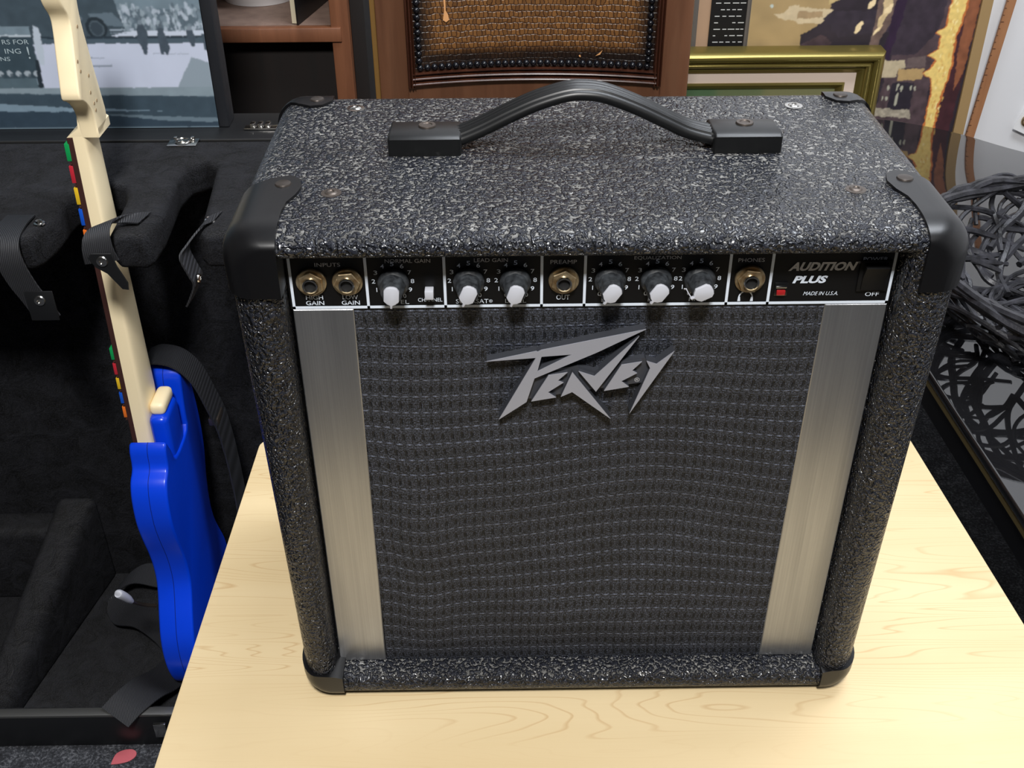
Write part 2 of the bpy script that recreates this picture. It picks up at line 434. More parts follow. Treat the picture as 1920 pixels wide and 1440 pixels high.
# ------------------------------------------------------------------ painted grids (pictures)
class Raster:
    def __init__(s, x0, x1, z0, z1, nx, nz, bg, jit=0, seed=1):
        s.b = (x0, x1, z0, z1); s.nx = nx; s.nz = nz
        gx, gz = np.meshgrid(np.linspace(x0, x1, nx), np.linspace(z0, z1, nz))
        s.gx, s.gz = gx, gz
        rng = np.random.RandomState(seed)
        def sm(n):
            a = rng.rand(nz//n+3, nx//n+3)
            yy = np.arange(nz)/n; xx = np.arange(nx)/n
            yi = yy.astype(int); xi = xx.astype(int); fy = (yy-yi)[:, None]; fx = (xx-xi)[None]
            A = a[yi][:, xi]; B = a[yi][:, xi+1]; C = a[yi+1][:, xi]; D = a[yi+1][:, xi+1]
            return (A*(1-fx)+B*fx)*(1-fy)+(C*(1-fx)+D*fx)*fy-.5
        s.sm = sm
        s.jx = gx+sm(6)*jit+sm(3)*jit*.6; s.jz = gz+sm(7)*jit+sm(3)*jit*.6
        s.c = np.zeros((nz, nx, 3)); s.c[:] = S(bg)[:3]
    def poly(s, pts, col, a=1., vary=0, n=5):
        X, Z = s.jx, s.jz; ins = np.zeros(X.shape, bool); m = len(pts)
        for i in range(m):
            x1, z1 = pts[i]; x2, z2 = pts[(i+1) % m]
            if z1 == z2: continue
            c = ((z1 > Z) != (z2 > Z)) & (X < (x2-x1)*(Z-z1)/(z2-z1)+x1)
            ins ^= c
        cc = np.array(S(col)[:3])
        if vary:
            k = 1+s.sm(n)*vary*2+s.sm(max(2, n//2))*vary
            cc = cc[None, None]*np.clip(k, .15, 3)[..., None]
            s.c[ins] = (s.c*(1-a)+cc*a)[ins]
        else: s.c[ins] = s.c[ins]*(1-a)+cc*a
    def rect(s, x0, x1, z0, z1, col, a=1., vary=0, n=5): s.poly([(x0, z0), (x1, z0), (x1, z1), (x0, z1)], col, a, vary, n)
    def ell(s, cx, cz, rx, rz, col, a=1., vary=0): s.poly([(cx+rx*math.cos(t), cz+rz*math.sin(t)) for t in np.linspace(0, 2*PI, 20)[:-1]], col, a, vary)
    def mesh(s, name, mat, parent, y, lean=0, zref=0, k=1, soft=1):
        nx, nz = s.nx, s.nz
        for _ in range(soft):
            p_ = np.pad(s.c, ((1, 1), (1, 1), (0, 0)), 'edge')
            s.c = (p_[:-2, 1:-1]+p_[2:, 1:-1]+p_[1:-1, :-2]+p_[1:-1, 2:]+2*p_[1:-1, 1:-1])/6
        s.gx = -.055+(s.gx+.055)*k; s.gz = .663+(s.gz-.663)*k
        vs = [(float(s.gx[j, i]), y+lean*(float(s.gz[j, i])-zref), float(s.gz[j, i])) for j in range(nz) for i in range(nx)]
        fs = [(j*nx+i, j*nx+i+1, (j+1)*nx+i+1, (j+1)*nx+i) for j in range(nz-1) for i in range(nx-1)]
        me = bpy.data.meshes.new(name); me.from_pydata(vs, [], fs)
        at = me.color_attributes.new('paint', 'FLOAT_COLOR', 'POINT')
        d = np.ones((nz*nx, 4)); d[:, :3] = np.clip(s.c, 0, 1).reshape(-1, 3); at.data.foreach_set('color', d.ravel().astype(np.float32))
        return link(name, me, mat, parent, smooth=False)

# ================================================================== SETTING
FZ = -.5
def sbox(name, *a, mat=None):
    return struct(obj(name, box(BM(), *a), mat, smooth=False))
sbox('floor', -1.9, 2.0, -2.4, 1.5, FZ-.04, FZ, mat=M_CARPET)
sbox('ceiling', -1.9, 2.0, -2.4, 1.5, 1.96, 2.0, mat=M_CEIL)
sbox('wall_back', -1.9, 2.0, 1.5, 1.54, FZ, 1.96, mat=M_WALL)
sbox('wall_front', -1.9, 2.0, -2.44, -2.4, FZ, 1.96, mat=M_DIM)
sbox('wall_left', -1.94, -1.9, -2.4, 1.5, FZ, 1.96, mat=M_DIM)
sbox('wall_right', 2.0, 2.04, -2.4, 1.5, FZ, 1.96, mat=M_WALL)

# ================================================================== MAPLE TABLE
TZ = -.022
t = thing('side_table', 'small maple laminate table with rounded corners carrying the guitar amplifier', 'table', (.031, .02, FZ))
TC = rrect(-.314, .377, -.29, .318, .012, 5)
sk = lambda p: (p[0]+(.021*(p[1]-.314)+.0075 if p[0] < 0 else -.06*(p[1]-.306)-.0125), p[1])
obj('tabletop', prism(BM(), [sk(p) for p in TC], XY, TZ-.018, TZ, .0015, 2), M_MAPLE, t)
fr = obj('apron', box(BM(), -.27, .335, -.25, .28, TZ-.058, TZ-.018, .003), M_VINYL, t)
for sx in (-.262, .327):
    for sy in (-.24, .27):
        obj('leg', box(BM(), sx-.014, sx+.014, sy-.014, sy+.014, FZ, TZ-.05, .003), M_VINYL, t)

# ================================================================== AMPLIFIER
XC = .004; OX0, OX1, OZ0, OZ1 = XC-.2200, XC+.2180, TZ, .3785
IX0, IX1, IZ0, IZ1 = -.1868, .1868, 0.0, .3615
FY, BY = -.0205, .2175
amp = thing('guitar_amplifier', 'black pebbled guitar combo amplifier with silver badge standing on the maple table', 'amplifier', (XC, .1, TZ))
def shell(grow=0, solid=False):
    bm = BM(); prof = []
    if not solid:
        prof += [(1, .022), (1, -.006)]
        for k in range(7):
            a = PI/2*k/6; prof.append((1-.36*(1-math.cos(a)), -.009-.0115*math.sin(a)))
    for k in range(9):
        a = PI/2*k/8; prof.append((.58*(1-math.sin(a)), FY+.027*(1-math.cos(a))))
    for k in range(7):
        a = PI/2*k/6; prof.append((.45*(1-math.cos(a)), BY-.014+.014*math.sin(a)))
    rings = []
    for a, y in prof:
        x0 = OX0*(1-a)+IX0*a; x1 = OX1*(1-a)+IX1*a; z0 = OZ0*(1-a)+IZ0*a; z1 = OZ1*(1-a)+IZ1*a
        r = .020*(1-a)+.002*a
        yy = y
        if grow:
            x0 -= grow; x1 += grow; z0 -= 0; z1 += grow; r += grow
            yy = y-grow if y < .1 else y+grow
        lx = lambda p: p[0]+(.022*(p[1]-.27)*(1-a) if p[0] > .1 else -.024*(p[1]-.17)*(1-a) if p[0] < -.1 else 0)      # the sides lean in slightly towards the bottom
        rings.append([bm.verts.new((lx(p), yy, p[1])) for p in rrect(x0, x1, z0, z1, r, 7)])
    for A, B in zip(rings, rings[1:]):
        n = len(A)
        for i in range(n): bm.faces.new((A[i], A[(i+1) % n], B[(i+1) % n], B[i]))
    bm.faces.new(rings[-1])
    if solid: bm.faces.new(rings[0][::-1])
    bmesh.ops.recalc_face_normals(bm, faces=bm.faces)
    return bm
cab = obj('cabinet', shell(), M_TOLEX, amp)
obj('baffle_board', box(BM(), IX0, IX1, .012, .02, IZ0, IZ1), M_VINYL, amp)
# corner caps: the cabinet's own surface, slightly larger, cut to the cap outline
def cap(cutbm):
    c = obj('corner_cap', shell(.0020, True), M_BLACKPL, amp)
    k = obj('cut', cutbm, None, smooth=False)
    boolean(c, k, 'INTERSECT')
    for p in c.data.polygons: p.use_smooth = True
    c.data.set_sharp_from_angle(angle=math.radians(40))
    return c
def mx(pts, mirror): return [(2*XC-p[0] if mirror else p[0], p[1]) for p in pts]
FT = [(-.24, -.05), (-.1855, -.05), (-.1865, .012), (-.1855, .024), (-.1815, .035), (-.1795, .047), (-.182, .058), (-.189, .064), (-.197, .061), (-.205, .056), (-.24, .054)]
BT = [(-.24, .25), (-.184, .25), (-.184, .222), (-.179, .212), (-.179, .200), (-.185, .191), (-.194, .189), (-.203, .194), (-.211, .203), (-.24, .207)]
for mir in (False, True):
    a = cap(prism(BM(), mx(FT, mir), XY, .339, .5))
    b_ = cap(prism(BM(), mx(BT, mir), XY, .339, .5))
    for cp, (rx, ry) in ((a, (-.1915, .0500)), (b_, (-.1905, .2020))):
        rx = 2*XC-rx if mir else rx
        rv = obj('rivet', lathe(BM(), [(0, .0020), (.003, .0019), (.0048, .0014), (.0054, .0004), (.0056, -.001)], 24, (rx, ry, .3800)), M_RIVET, cp)
    BB = mx([(-.24, -.05), (-.1805, -.05), (-.1805, .004), (-.187, .006), (-.24, .010)], mir)
    cap(prism(BM(), BB, XZ, -.05, .04))
    cap(prism(BM(), BB, XZ, .18, .25))
for rx, ry, mt in ((-.1604, .0402, M_STEEL), (.1657, .0384, M_STEEL), (-.1606, .188, M_CHROME), (.1603, .1856, M_CHROME)):
    obj('screw', lathe(BM(), [(0, .0004), (.0016, .0005), (.0022, .0011), (.0034, .0009), (.0042, .0002), (.0064, .0001), (.0066, -.0008)], 28, (rx, ry, .3787)), mt, amp)
# rear panel
obj('rear_panel', box(BM(), -.18, .19, BY-.002, BY+.003, .02, .33, .001), M_VINYL, amp)

# handle ----------------------------------------------------------
hd = obj('handle', BM(), M_BLACKSAT, amp)
def handle_mesh():
    bm = BM()
    HY = .115
    path = smooth_path([(x, HY, z) for x, z in ((-.090, .3835), (-.080, .3865), (-.066, .3925), (-.048, .4015), (-.030, .4095), (-.012, .4150), (.000, .4160),
                        (.014, .4140), (.034, .4065), (.054, .3970), (.070, .3895), (.086, .3850), (.096, .3830))], 6)
    # cross-section across y with lengthwise ridges
    n = 44; prof = []
    for k in range(n):
        s = k/(n-1); y = -.0125+.025*s
        base = .0042*math.sqrt(max(0, 1-((s-.5)*2)**4)) + 0.0013*(1 if .12 < s < .88 else 0)*abs(math.sin(s*PI*5))
        prof.append((y, base))
    prof += [(y, -.0045*math.sqrt(max(0, 1-(y/.0125)**4))) for y in (.0122, .011, .008, 0, -.008, -.011, -.0122)]
    rings = []
    for i, p in enumerate(path):
        t_ = (path[min(i+1, len(path)-1)]-path[max(i-1, 0)]).normalized(); nn = Vector((-t_.z, 0, t_.x))
        rings.append([bm.verts.new(p+nn*h+Vector((0, y, 0))) for y, h in prof])
    for A, B in zip(rings, rings[1:]):
        for k in range(len(A)): bm.faces.new((A[k], A[(k+1) % len(A)], B[(k+1) % len(A)], B[k]))
    bm.faces.new(rings[0][::-1]); bm.faces.new(rings[-1])
    bmesh.ops.recalc_face_normals(bm, faces=bm.faces)
    return bm
b0 = handle_mesh(); b0.to_mesh(hd.data); b0.free()
for p in hd.data.polygons: p.use_smooth = True
hd.data.set_sharp_from_angle(angle=math.radians(50))
for x0, x1 in ((-.1295, -.0810), (.0865, .1320)):
    bm = BM(); pts = [(.0970, .3775), (.1330, .3775), (.1330, .3885), (.130, .3900), (.1000, .3920), (.0970, .3900)]
    prism(bm, pts, YZ, x0, x1, .0018, 3)
    e = obj('handle_end_cap', bm, M_BLACKSAT, amp)
    cx = (x0+x1)/2+.001
    obj('screw', lathe(BM(), [(0, .0003), (.0030, .0003), (.0036, .0009), (.0056, .0009), (.0060, 0), (.006, -.001)], 28, (cx, .1195, .3912)), M_STEEL, e)

# grille + strips -------------------------------------------------
def grille():
    x0, x1, z0, z1 = -.1485, .1465, 0.0, .319; nx, nz = 150, 160
    bm = BM(); uvl = bm.loops.layers.uv.new('UVMap'); V = {}; U = {}
    for j in range(nz+1):
        for i in range(nx+1):
            x = x0+(x1-x0)*i/nx; z = z0+(z1-z0)*j/nz
            g1 = math.exp(-((x-.055)/.075)**2-((z-.155)/.085)**2)
            g2 = math.exp(-((x+.115)/.020)**2-((z-.10)/.10)**2)
            g3 = math.exp(-((x-.02)/.10)**2-((z-.04)/.025)**2)
            edge = min(1, min(x-x0, x1-x, z-z0, z1-z)/.02)
            y = .0006+edge*(.007*g1-.0025*g2-.002*g3+.0015*mnoise.noise(Vector((x*22, z*22, 3))))
            V[i, j] = bm.verts.new((x, y, z))
            U[i, j] = (x+.0012*math.sin(z*60)+.3, z-edge*(.008*g1-.004*g2)-edge*.0025*math.sin(x*26+1)*math.sin(z*9))
    for j in range(nz):
        for i in range(nx):
            k = ((i, j), (i+1, j), (i+1, j+1), (i, j+1)); f = bm.faces.new([V[q] for q in k])
            for lp, q in zip(f.loops, k): lp[uvl].uv = U[q]
    me = bpy.data.meshes.new('grille_cloth'); bm.to_mesh(me); bm.free()
    return link('grille_cloth', me, M_GRILLE, amp)
grille()
obj('trim_strip', prism(BM(), [(-.1848, .0005), (-.1492, .0005), (-.1472, .3191), (-.1848, .3191)], XZ, -.0008, .008, .0006, 1), M_ALU, amp)
obj('trim_strip', prism(BM(), [(.1440, .0005), (.1850, .0005), (.1850, .3191), (.1460, .3191)], XZ, -.0008, .008, .0006, 1), M_ALU, amp)

# control panel -----------------------------------------------------
cp = obj('control_panel', box(BM(), -.1862, .1862, -.0006, .010, .3190, .3600, .0004, 1), M_PANEL, amp)
divs = [-.1846, -.1377, -.0900, -.0306, -.0042, .0840, .1098, .1849]
lw = .00085
bm = BM()
box(bm, divs[0], divs[-1], -.0009, -.0004, .3196, .3213)
for i, d in enumerate(divs):
    a = d if i == 0 else (d-2*lw if i == len(divs)-1 else d-lw)
    box(bm, a, a+2*lw, -.0009, -.0004, .3196, .3590)
obj('panel_lines', bm, M_WHITEINK, cp, smooth=False)
bm = BM(); ty = -.0010
INK = [M_WHITEINK, 'white_lettering']
def T(s, cx, cz, cap_, wd, **k):
    b_ = BM(); text_into(b_, s, cx, cz, cap_, wd, ty, **k); obj(INK[1], b_, INK[0], cp, smooth=False)
T('GAIN', -.1705, .3238, .0030, .0112, off=.008); T('HIGH', -.1705, .3277, .0030, .0105, off=.006)
T('GAIN', -.1485, .3238, .0030, .0112, off=.008); T('LOW', -.1485, .3277, .0030, .0095, off=.006)
T('LEVEL', -.1195, .3240, .0028, .0140); T('CHANNEL', -.0994, .3253, .0026, .0150)
T('SUPERSAT', -.0735, .3240, .0030, .0200); T('®', -.0620, .3240, .0022, None)
T('LEVEL', -.0466, .3240, .0028, .0130)
T('OUT', -.0174, .3262, .0034, .0082, off=.008)
T('LOW', .0110, .3240, .0028, .0090); T('MID', .0395, .3240, .0028, .0085); T('HIGH', .0660, .3240, .0028, .0105)
T('MADE IN U.S.A.', .1423, .3271, .0026, .0215, shear=.25); T('OFF', .1740, .3262, .0028, .0085)
T('POWER', .1720, .3506, .0026, .0150)
T('PLUS', .1343, .3369, .0052, .0200, shear=.36, off=.045)
for kx in (-.1215, -.0752, -.0466, .0110, .0395, .0662):
    bm = BM()
    for d in range(0, 11):
        a = math.radians(-150+30*d)
        text_into(bm, str(d), kx+.0119*math.sin(a), .3386+.0119*math.cos(a), .0029, None if d == 10 or d == 1 else .0022, ty, off=.004)
    obj('dial_numbers', bm, M_WHITEINK, cp, smooth=False)
# headphones pictogram
bm = BM()
arc = [(.0957+.0042*math.cos(a), ty, .3245+.0046*math.sin(a)) for a in np.linspace(0, PI, 14)]
ribbon(bm, arc, [((math.cos(a)*.0004), 0, math.sin(a)*.0004) for a in np.linspace(0, PI, 14)], .0001)
for s in (-1, 1): prism(bm, [(.0957+s*.0048, .3222), (.0957+s*.0030, .3222), (.0957+s*.0034, .3252), (.0957+s*.0046, .3252)], XZ, ty-.0001, ty)
obj('headphones_symbol', bm, M_WHITEINK, cp, smooth=False)
INK = [M_GREYSHADEINK, 'shaded_lettering']  # upper lettering greyed to put the lip shadow into its ink
T('INPUTS', -.1604, .3503, .0026, .0155); T('NORMAL GAIN', -.1119, .3524, .0026, .0275)
T('LEAD GAIN', -.0615, .3524, .0026, .0205); T('PREAMP', -.0175, .3507, .0027, .0160)
T('EQUALIZATION', .0395, .3528, .0026, .0285); T('PHONES', .0965, .3507, .0026, .0160)
T('AUDITION', .1408, .3459, .0060, .0400, shear=.36, off=.045); T('TM', .1630, .3482, .0014, None)

def jack(x, z=.3383, turn=0):
    j = obj('input_jack', lathe(BM(), [(0, .002), (.0093, .002), (.0093, -.0012), (.0088, -.0018), (.0060, -.0018), (.0060, 0)], 36, (x, -.001, z), 'y'), M_BRASS, amp)
    hx = [(x+.0081*math.cos(turn+PI/3*k), z+.0081*math.sin(turn+PI/3*k)) for k in range(6)]
    obj('hex_nut', prism(BM(), hx, XZ, -.0052, -.0020, .0004, 1), M_BRASS, j, smooth=False)
    obj('sleeve', lathe(BM(), [(.0035, .0), (.0035, -.0064), (.0038, -.0070), (.0046, -.0068), (.0049, -.0060), (.0049, 0)], 32, (x, -.001, z), 'y'), M_CHROME, j)
    obj('socket_hole', lathe(BM(), [(0, -.0046), (.0037, -.0046), (.0037, 0)], 24, (x, -.001, z), 'y'), M_HOLE, j)
    return j
jack(-.1712, .3388, .5); jack(-.1492, .3388, .1); jack(-.0172, .3384, .4); jack(.0968, .3380, .9)
def knob(x, z, ang, line=False):
    bm = BM(); c = (x, 0, z)
    n = 48; prof = [(.0094, -.0012), (.0096, -.003), (.0092, -.0045), (.0076, -.0058), (.0067, -.0150), (.0060, -.0170)]
    rings = []
    for r, h in prof:
        rings.append([bm.verts.new((x+(r*(1+(.035*math.cos(8*2*PI*i/n) if h < -.005 else 0)))*math.cos(2*PI*i/n), h, z+(r*(1+(.035*math.cos(8*2*PI*i/n) if h < -.005 else 0)))*math.sin(2*PI*i/n))) for i in range(n)])
    for A, B in zip(rings, rings[1:]):
        for i in range(n): bm.faces.new((A[i], A[(i+1) % n], B[(i+1) % n], B[i]))
    bm.faces.new(rings[-1]); bm.faces.new(rings[0][::-1])
    k = obj('knob', bm, M_KNOB, amp)
    # white cap: rounded bar pointing along ang (measured clockwise from up)
    d = Vector((math.sin(ang), math.cos(ang))); q = Vector((d.y, -d.x))
    shape = [(.0086, .0007), (.0064, .0008), (.0056, .0026), (.0036, .0046), (-.0034, .0046), (-.0052, .0030), (-.0058, .0012)]
    pts = [(a, b) for a, b in shape]+[(a, -b) for a, b in reversed(shape)]
    P = [(x+d.x*a+q.x*b, z+d.y*a+q.y*b) for a, b in pts]
    obj('pointer_cap', prism(BM(), P, XZ, -.0192, -.0166, .0005, 2), M_KNOBCAP, k)
    bmn = BM()
    e0 = Vector((x+d.x*.0090, z+d.y*.0090)); w_ = q*.00045
    path = [Vector((x+d.x*.0080, -.0172, z+d.y*.0080)), Vector((x+d.x*.0088, -.012, z+d.y*.0088)), Vector((x+d.x*.0094, -.0055, z+d.y*.0094)), Vector((x+d.x*.0107, -.0042, z+d.y*.0107))]
    ribbon(bmn, path, [(w_.x, 0, w_.y)]*4, .0006)
    obj('pointer_line', bmn, M_KNOBCAP, k)
R = math.radians
knob(-.1212, .3380, R(-176)); knob(-.0752, .3380, R(-156)); knob(-.0468, .3380, R(-160))
knob(.0112, .3380, R(-146)); knob(.0394, .3380, R(-146)); knob(.0660, .3380, R(-118))
bm = box(BM(), -.1022, -.0968, -.0075, -.0005, .3288, .3345, .0005)
obj('channel_button', bm, M_KNOBCAP, amp)
sw = obj('power_switch', box(BM(), .1632, .1822, -.0022, -.0004, .3285, .3500, .0006), plain('matt_black_bezel', (9, 9, 10), .7, 0, .2), amp)
obj('rocker', prism(BM(), [(-.0020, .3300), (-.0020, .3485), (-.0048, .3485), (-.0072, .3470), (-.0036, .3390), (-.0030, .3300)], YZ, .1655, .1800, .0005), plain('matt_black_rocker', (10, 10, 11), .6, 0, .2), sw)
ld = obj('indicator_lamp', box(BM(), .1128, .1210, -.0016, -.0004, .3258, .3350, .0004), M_BLACKPL, amp)
obj('red_lens', box(BM(), .1142, .1196, -.0030, -.0012, .3268, .3302, .0005), M_RED, ld)
obj('lamp_ridge', box(BM(), .1135, .1202, -.0026, -.0012, .3318, .3328, .0003), M_CHROME, ld)

# badge ----------------------------------------------------------------
LG = {
 'P': [(-.0652, .2841), (-.0338, .2915), (-.0328, .291), (-.0307, .2923), (.0347, .3068), (.0044, .2899), (-.0347, .2708), (-.0398, .2523), (-.058, .2384), (-.034, .2865)],
 'Ph': [(-.0304, .2873), (-.0111, .2888), (-.0329, .2762)],
 'E': [(-.0258, .273), (-.0136, .2751), (-.0197, .2688), (-.016, .2673), (-.0259, .2598), (-.0206, .2557), (-.0367, .2527)],
 'A': [(-.0105, .2753), (.0158, .2379), (-.0102, .2598), (-.0175, .2561)],
 'V': [(-.0065, .2759), (.0037, .272), (.0308, .3018), (.0052, .2599)],
 'E2': [(.0207, .2805), (.0337, .2828), (.0278, .2761), (.0311, .274), (.0213, .2679), (.0264, .2635), (.0104, .2604)],
 'Y': [(.0366, .2832), (.0431, .2808), (.0538, .2904), (.0279, .242), (.0392, .2777)],
 'BK': [(-.0351, .2701), (-.0262, .2751), (-.0071, .2779), (.0036, .274), (.021, .2813), (.0356, .2835), (.0402, .2794), (.0383, .2648), (.0255, .2631), (.0056, .26), (-.0188, .2558), (-.0389, .2525)]}
LG = {k: [(a, b-.0013) for a, b in v] for k, v in LG.items()}
bd = obj('badge', prism(BM(), LG['BK'], XZ, -.0030, .004), M_BADGEBACK, amp, smooth=False)
def badge_piece(pts, y0, y1, mat, name, hole=None, grow=0):
    o = obj(name, prism(BM(), pts, XZ, y0, y1), mat, bd, smooth=False)
    if hole:
        k = obj('cut', prism(BM(), hole, XZ, -.05, .05), None, smooth=False); boolean(o, k, 'DIFFERENCE')
for nme in ('P', 'E', 'A', 'V', 'E2', 'Y'):
    hole = LG['Ph'] if nme == 'P' else None
    badge_piece(LG[nme], -.0058, .004, M_BADGEBACK, 'letter_base', hole)
    badge_piece(LG[nme], -.0065, -.0058, M_LOGO, 'letter_face', hole)
bm = BM(); text_into(bm, '®', .0318, .2655, .0034, None, -.0032)
obj('registered_mark', bm, M_GREYSHADEINK, bd, smooth=False)

# ================================================================== GUITAR CASE STAND
case = thing('guitar_case', 'large black plush lined guitar case standing open on the carpet behind the toy guitar', 'guitar case', (-.75, .5, FZ))
CX0, CX1 = -1.30, -.265
bm = BM()
box(bm, CX0, CX1, .308, .318, FZ, -.443, .002); box(bm, CX0, CX1, .309, .70, FZ, FZ+.010)
box(bm, CX0, CX1, .614, .705, FZ, .1852, .003)
box(bm, CX1-.010, CX1, .312, .67, FZ, -.30, .002); box(bm, CX0, CX0+.010, .312, .67, FZ, .19, .002)
obj('outer_shell', bm, M_VINYL, case)
bm = BM(); box(bm, CX0, CX1, .3070, .3190, -.4445, -.4400, .0008); obj('metal_rim', bm, plain('dull_rim_metal', (120, 120, 118), .4, .8), case)
bm = BM(); box(bm, CX0, CX1, .6125, .6150, .1845, .1875, .0005); obj('metal_rim', bm, plain('thin_rim_metal', (58, 58, 58), .45, .6), case)
bm = BM()
box(bm, CX0+.01, CX1-.01, .312, .668, FZ+.01, FZ+.026, .004)
box(bm, CX0+.01, CX1-.01, .592, .613, FZ+.02, .180, .006)
box(bm, CX0+.01, CX1-.01, .317, .328, FZ+.02, -.447, .004)
obj('plush_lining', bm, M_PLUSH, case)
for xs, zt in ((0, 0), (-.30, 0), (.315, -.02)):
    bm = BM(); box(bm, 0, 1, 0, 1, 0, 1, 0)
    for v_ in bm.verts:      # a wedge falling from the back wall to the front rim
        i, j, k = round(v_.co.x), round(v_.co.y), round(v_.co.z)
        v_.co = Vector(((-.680+.055*i) if j else (-.728+.048*i), .596 if j else .330, (FZ+.02) if not k else ((-.325 if j else -.452)+zt)))
        v_.co.x += xs
    bmesh.ops.bevel(bm, geom=bm.edges[:], offset=.011, segments=4, profile=.5, affect='EDGES')
    obj('padded_divider', bm, M_PLUSH, case)
bm = BM(); box(bm, CX0+.01, -.66, .545, .596, FZ+.02, -.352, .012, 4); obj('padded_divider', bm, M_PLUSH, case)
# neck rest with notches
outl = [(CX0+.01, .611), (CX0+.01, .368), (-.86, .368), (-.855, .40), (-.85, .50), (-.825, .53), (-.80, .50), (-.795, .40), (-.79, .368),
        (-.512, .366), (-.505, .376), (-.500, .40), (-.498, .455), (-.488, .485), (-.470, .497), (-.452, .487), (-.442, .455), (-.438, .40), (-.437, .378), (-.430, .368),
        (-.402, .366), (-.396, .374), (-.394, .41), (-.400, .50), (-.395, .535), (-.380, .550), (-.366, .535), (-.360, .48), (-.352, .40), (-.350, .376), (-.343, .368), (CX1-.01, .368), (CX1-.01, .611)]
bm = BM(); prism(bm, outl, XY, .150, .188, .009, 4)
nr = obj('neck_rest', bm, M_PLUSH, case)
def snap(x, y, z, parent, axis='z', r=.0052):
    s = -1 if axis == 'y' else 1
    lathe_b = lathe(BM(), [(0, .0004*s), (.0015, .0006*s), (.0018, .0030*s), (.0030, .0034*s), (.0034, .0014*s), (r, .0010*s), (r+.0004, -.0004*s), (0, -.0006*s)], 22, (x, y, z), axis)
    return obj('snap_stud', lathe_b, M_CHROME, parent)
for sx, sy in ((-.5095, .395), (-.4155, .399), (-.3425, .398)): snap(sx, sy, .1885, nr)
def strap(path, half, parent=None, nm='neck_strap', mat=None, taper=None):
    P = smooth_path(path, 6); n = len(P); bm = BM()
    W = []
    for i in range(n):
        f = i/(n-1); h = Vector(half[0]).lerp(Vector(half[1]), f)
        if taper and f > taper: h = h*(1-.8*(f-taper)/(1-taper))
        W.append(h)
    ribbon(bm, P, W, .0018)
    return obj(nm, bm, mat or M_WEB, parent)
s1 = strap([(-.532, .41, .190), (-.532, .385, .1915), (-.532, .362, .186), (-.529, .353, .170), (-.522, .352, .145), (-.514, .353, .125), (-.508, .354, .108)], ((.0135, 0, 0), (.0135, 0, 0)), case)
obj('strap_tab', box(BM(), -.5225, -.4950, .3505, .3520, .104, .1370, .0006), M_VINYL, s1)
sn = obj('snap_socket', lathe(BM(), [(0, 0), (.002, -.0002), (.0022, -.0018), (.0050, -.0014), (.0056, 0)], 22, (-.509, .3503, .1270), 'y'), M_CHROME, s1)
s2 = strap([(-.407, .400, .191), (-.418, .392, .195), (-.430, .377, .2000), (-.4370, .362, .2010), (-.4395, .352, .195), (-.4395, .348, .182), (-.4380, .348, .170)], ((.003, .0125, .0), (.0165, .0, .002)), case)
obj('strap_tab', prism(BM(), [(-.4530, .180), (-.4270, .180), (-.4240, .1660), (-.4170, .148), (-.4180, .1400), (-.4240, .141), (-.4350, .158), (-.4450, .1650)], XZ, .3460, .3475, .0005, 1), M_VINYL, s2)
obj('snap_socket', lathe(BM(), [(0, 0), (.002, -.0002), (.0022, -.0018), (.0050, -.0014), (.0056, 0)], 22, (-.4370, .3455, .1720), 'y'), M_CHROME, s2)
s3 = strap([(-.336, .405, .190), (-.344, .385, .1925), (-.3545, .366, .184), (-.3600, .355, .176), (-.3540, .352, .158), (-.3510, .352, .148), (-.3570, .352, .134), (-.3625, .352, .124)], ((.002, .012, 0), (.001, .012, 0)), case)
obj('snap_socket', lathe(BM(), [(0, 0), (.002, .0002), (.0022, .0018), (.0045, .0014), (.0050, 0)], 22, (-.3495, .350, .150), 'x'), M_CHROME, s3)
# draw latch and catch plate on the rear edge
lt = obj('catch_plate', box(BM(), -.4330, -.4000, .590, .6110, .1880, .1895, .0004), M_CHROME, case)
bm = BM(); tube(bm, [(-.417+.0085*math.cos(a), .601+.0070*math.sin(a), .1912) for a in np.linspace(0, 2*PI, 20)[:-1]], .0012, 6, True); obj('catch_ring', bm, M_CHROME, lt)
bm = BM(); box(bm, -.4285, -.4245, .606, .611, .189, .193, .0008); box(bm, -.4090, -.4050, .606, .611, .189, .193, .0008); obj('catch_hinge', bm, M_CHROME, lt)
l2 = obj('draw_latch', box(BM(), -.3560, -.3180, .6450, .6560, .1862, .1880, .0004), M_CHROME, case)
bm = BM()
for k in range(3): box(bm, -.3500+k*.009, -.3440+k*.009, .6490, .6600, .1878, .1915, .0012)
obj('latch_knuckle', bm, M_CHROME, l2)
obj('corner_latch', box(BM(), -.493, -.478, .2960, .2990, -.470, -.446, .0005), M_CHROME, case)

# ================================================================== TOY GUITAR
gt = thing('toy_guitar_controller', 'toy guitar controller with blue body and cream neck upright in the open case', 'toy guitar', (-.458, .45, FZ+.026))
body = [(.425, -.128), (.415, -.108), (.404, -.0900), (.396, -.098), (.392, -.118), (.378, -.128), (.369, -.148), (.366, -.180), (.371, -.210), (.378, -.237), (.3815, -.262), (.380, -.285), (.372, -.305), (.361, -.325),
        (.349, -.352), (.345, -.380), (.348, -.410), (.360, -.440), (.382, -.462), (.415, -.4735), (.455, -.4735), (.492, -.466), (.520, -.448), (.536, -.420), (.540, -.385), (.534, -.350), (.520, -.318), (.510, -.290), (.508, -.260),
        (.515, -.225), (.528, -.190), (.533, -.150), (.530, -.105), (.520, -.068), (.505, -.050), (.492, -.056), (.488, -.078), (.484, -.108), (.478, -.128)]
bodyp = [(p.x, p.y) for p in smooth_path([(a, b, 0) for a, b in body], 3, True)]
XF, XB = -.480, -.438
bb = obj('body', prism(BM(), bodyp, YZ, XF, XB, .006, 4), M_BLUE, gt)
